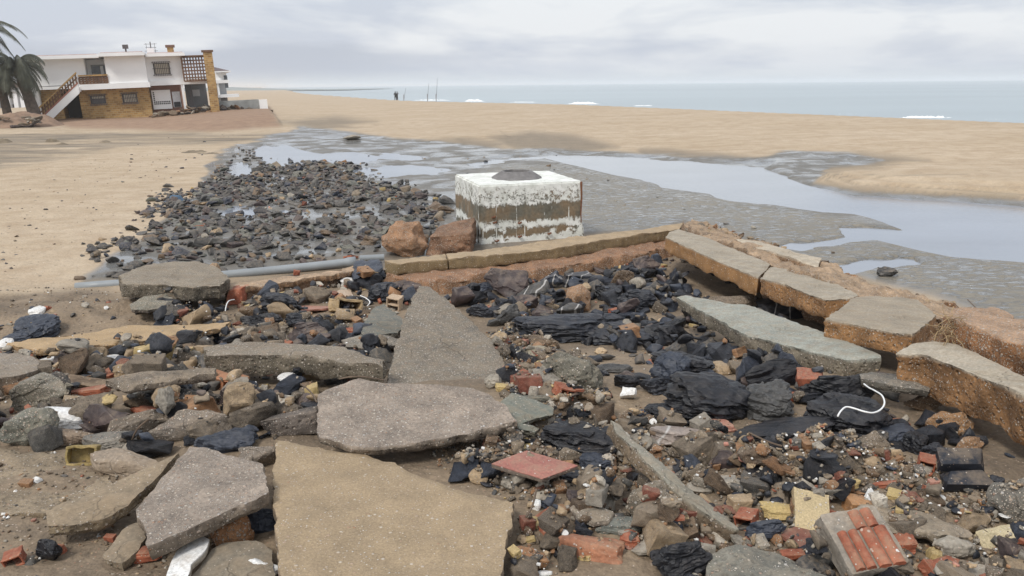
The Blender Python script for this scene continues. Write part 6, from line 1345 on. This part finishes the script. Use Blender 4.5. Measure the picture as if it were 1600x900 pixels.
KW = dict(dark='rock piece', field='angular stone', conc='concrete chunk', brick='brick fragment', white='chip')
LM = dict(field=[(420,245,'among the far puddles'),(360,290,'at the sand edge of the stone field'),(520,290,'in the far part of the stone field'),(640,310,'near the wet flat left of the white block'),(700,350,'beside the white block'),(460,350,'in the middle of the stone field'),(380,330,'by the puddle in the stone field'),(600,380,'behind the brown boulders'),(400,400,'just behind the grey pipe'),(500,400,'behind the flared end of the pipe'),(200,400,'where the stone field meets the sand'),(280,315,'around the blue bag')],
 sand=[(60,380,'alone on the sand at the left'),(250,300,'on the sand left of the stone field'),(300,215,'on the muddy tracks below the house'),(640,250,'on the wet flat behind the stone field'),(1000,300,'on the rippled flat right of the white block'),(1400,430,'on the wet flat beyond the right hand wall')],
 pit=[(720,460,'beside the tip of the triangular slab'),(860,450,'against the rusty footing'),(1030,420,'in the far corner of the foundation'),(1000,480,'in the middle of the dark pile'),(1120,470,'under the upper wall beam'),(850,530,'right of the triangular slab'),(1000,600,'by the sand pocket in the foundation'),(1120,600,'around the biggest black rock'),(1240,600,'under the greenish slab'),(1400,640,'below the lowest wall beam'),(1300,680,'near the long black log like rock')],
 left=[(400,460,'near the end of the thick slab on the pipe'),(550,460,'near the pink tile'),(350,500,'above the long thick slab'),(600,540,'left of the triangular slab'),(200,560,'under the sandy plank'),(60,600,'near the left edge'),(200,650,'around the white painted piece'),(330,640,'below the long thick slab'),(440,650,'left of the pinkish pebbly slab'),(100,700,'beside the yellow hollow tile')],
 debris=[(800,560,'along the right side of the triangular slab'),(860,640,'right of the pinkish pebbly slab'),(800,720,'around the pinkish square tile'),(860,840,'by the long red brick'),(960,740,'left of the narrow slab'),(1000,860,'around the round pebbly lump'),(1100,700,'right of the narrow slab'),(1180,760,'above the foot of the narrow slab'),(1250,720,'in the middle of the small debris'),(1270,800,'around the yellow square tile'),(1200,880,'at the bottom edge by the black rock'),(1350,880,'around the fluted tile block'),(1450,820,'around the lumpy brown slab'),(1560,870,'in the bottom right corner')],
 soil=[(100,860,'on the soil at the bottom left'),(80,500,'on the sand mound at the left'),(300,800,'beside the pebble dash slab'),(740,720,'in the hollow above the largest slab'),(1450,740,'on the sand below the right hand wall'),(1560,800,'on the sand near the right edge')],
 wall=[(1090,350,'on the corner of the wall core'),(1200,385,'on the wall core behind the upper beam'),(1320,430,'on the wall core behind the second beam'),(1420,465,'on the wall core by the root tangle'),(1560,510,'on the wall core at the right')])
by = {}
for it in ITEMS: by.setdefault(it[0], []).append(it)
def sz(it):
    s = it[5][0]
    return 'big' if s > .26 else 'little' if s < .12 else 'middling'
for kd, L_ in by.items():
    L_.sort(key=lambda i: -i[8]); cache = {}
    for it in L_[:LIM[kd]]:
        q = PROTO2[it[1]]; pi = it[2] % len(q); key = (it[1], pi, it[6], it[7])
        if key not in cache:
            V, Tr = q[pi]; me = fast_tri_mesh(NAMES[kd], V, Tr, T[it[6]]); me.polygons.foreach_set('use_smooth', [True] * len(me.polygons)); me.set_sharp_from_angle(angle=R(30)); me.materials.append(M[it[7]]); cache[key] = me
        o = bpy.data.objects.new(NAMES[kd], cache[key]); C.objects.link(o); o.location = it[3]; o.rotation_euler = it[4]; o.scale = it[5]
        ppx, ppy = project(np.array(it[3])); near = min(LM[it[9]], key=lambda q: (q[0] - ppx) ** 2 + 2 * (q[1] - ppy) ** 2)[2]
        shw = dict(angular='pointed', plate='flat', box='blocky', round='rounded', shard='thin')[it[1]]
        lab = '%s %s %s %s %s' % (sz(it), shw, CW[it[6]], KW[kd], near)
        if len(lab.split()) > 16: lab = '%s %s %s %s' % (sz(it), shw, KW[kd], near)
        tag(o, lab, dict(dark='rock', field='stone', conc='concrete chunk', brick='brick fragment', white='chip')[kd], '%ss %s' % (KW[kd], WHERE[it[9]]))
    rest = L_[LIM[kd]:]
    for mt in sorted(set(i[7] for i in rest)):
        VV, TT, CC, b = [], [], [], 0
        for it in rest:
            if it[7] != mt: continue
            q = PROTO[it[1]]; V, Tr = q[it[2] % len(q)]; Rm = np.array(Euler(it[4]).to_matrix()); W = (V * np.array(it[5])) @ Rm.T + np.array(it[3])
            VV.append(W); TT.append(Tr + b); CC.append(np.tile(np.array(T[it[6]]) * it[10], (len(V), 1))); b += len(V)
        if VV:
            o = link('rubble_' + {'stone': 'stones', 'slate': 'slates', 'conc': 'pebbly_bits', 'rough': 'rough_bits', 'plain': 'mortar_bits', 'brick': 'brick_bits', 'smear': 'white_bits', 'gravel': 'gravel_bits'}[mt], fast_tri_mesh('rubble', np.concatenate(VV), np.concatenate(TT), np.concatenate(CC)), M[mt]); tag(o, kind='stuff')
# pebbles, shells and grit
def grit():
    VV, TT, CC, b = [], [], [], 0
    areas = [(MIDR, 3600), (LEFT, 1500), ([(-90,700),(60,700),(200,740),(430,860),(430,1000),(-150,1000)], 700), ([(-60,455),(180,455),(330,500),(200,560),(-60,560)], 500), ([(640,690),(800,680),(900,740),(860,800),(700,740)], 500), ([(1180,690),(1330,700),(1600,760),(1640,850),(1500,800),(1380,760)], 900), (PIT, 500)]
    for poly, n in areas:
        pp = np.array([tuple(hit(x, y, 0).xy) for x, y in poly]); xy = NR.uniform(pp.min(0), pp.max(0), (n * 6, 2)); xy = xy[sdf(xy[:, 0], xy[:, 1], pp) < 0][:n]
        for x, y in xy:
            i, j = int((x - HX0) / HS), int((y - HY0) / HS)
            if not (0 <= i < HNX and 0 <= j < HNY): continue
            s = RG.uniform(.006, .020); V, Tr = PROTO['shard' if RG.random() < .4 else 'box'][RG.randrange(8)]
            Rm = np.array(Euler((RG.gauss(0, .4), RG.gauss(0, .4), RG.uniform(0, 6.3))).to_matrix()); W = (V * np.array([s, s * .8, s * .6])) @ Rm.T + np.array([x, y, HMAP[j, i] + s * .15])
            c = T[RG.choice(('conc', 'tan', 'pale', 'tan', 'rust', 'dconc', 'dgrey', 'brown', 'brown', 'pale', 'conc', 'dconc', 'white'))]
            VV.append(W); TT.append(Tr + b); CC.append(np.tile(np.array(c), (len(V), 1))); b += len(V)
    tag(link('grit', fast_tri_mesh('grit', np.concatenate(VV), np.concatenate(TT), np.concatenate(CC)), M['brick']), kind='stuff')
grit()
# far rubble by the house
def house_rubble():
    rg = random.Random(6); VV, TT, CC, b = [], [], [], 0
    for k in range(260):
        if k < 190: px = rg.uniform(238, 424); py = 180 - (px - 238) * .045; D = 66.5 + (px - 238) * .045 + rg.uniform(-1, 1); hmax = .55 + .7 * math.exp(-((px - 330) / 60) ** 2)
        else: px = rg.uniform(-10, 62); py = 184 + rg.uniform(-2, 2); D = rg.uniform(55, 58); hmax = 1.0
        d = Vector(rays([px], [py])[0]); p = CAM + d * (D / d.y); s = rg.uniform(.15, .6); V, Tr = PROTO[rg.choice(('angular', 'plate', 'box'))][rg.randrange(8)]
        Rm = np.array(Euler((rg.gauss(0, .4), rg.gauss(0, .4), rg.uniform(0, 6.3))).to_matrix()); W = (V * np.array([s * 1.6, s, s * .3])) @ Rm.T + np.array([p.x, p.y, rg.uniform(.1, hmax * .8)])
        VV.append(W); TT.append(Tr + b); CC.append(np.tile(np.array(T[rg.choice(('brown', 'conc', 'rust', 'dconc', 'purple', 'pale'))]) * rg.uniform(.6, 1.1), (len(V), 1))); b += len(V)
    tag(link('house_rubble', fast_tri_mesh('house_rubble', np.concatenate(VV), np.concatenate(TT), np.concatenate(CC)), M['brick']), kind='stuff')
    def mound(nm, px, py, D, w, dd, h, col, seed):
        d = Vector(rays([px], [py])[0]); p = CAM + d * (D / d.y); n = 26; V = []
        z0 = terr1(p.x, p.y)
        for j in range(n):
            for i in range(n):
                u, v = i / (n - 1) * 2 - 1, j / (n - 1) * 2 - 1; r2 = u * u + v * v; f = float(fbm([[u * 3, v * 3, seed]], 4, seed)[0]); V.append((p.x + u * w / 2, p.y + v * dd / 2, z0 - .06 + (h * max(0, 1 - r2) ** 1.2 * (1 + .4 * f))))
        tag(link(nm, np_mesh(nm, V, [(j * n + i, j * n + i + 1, (j + 1) * n + i + 1, (j + 1) * n + i) for j in range(n - 1) for i in range(n - 1)], 180), simple(nm + '_soil', col, .95, .3, 2)), kind='structure')
    mound('earth_heap', 25, 188, 57, 7.2, 4, .95, (.24, .16, .11), 3); mound('earth_heap', -20, 188, 56, 7, 4, 1.0, (.24, .16, .11), 4)
    for (px, py, w, h, s_) in ((4, 222, 1.1, .22, 5), (82, 222, .9, .22, 6), (98, 226, .9, .12, 7), (165, 222, .9, .12, 8), (305, 238, 1.5, .14, 9), (325, 240, 1.3, .10, 10)):
        q = hit(px, py, 0); mound('sand_heap', px, py, q.y, w, w * .7, h, (.20, .16, .11), s_)
    # stones far up the beach
    for k in range(0): pass
house_rubble()
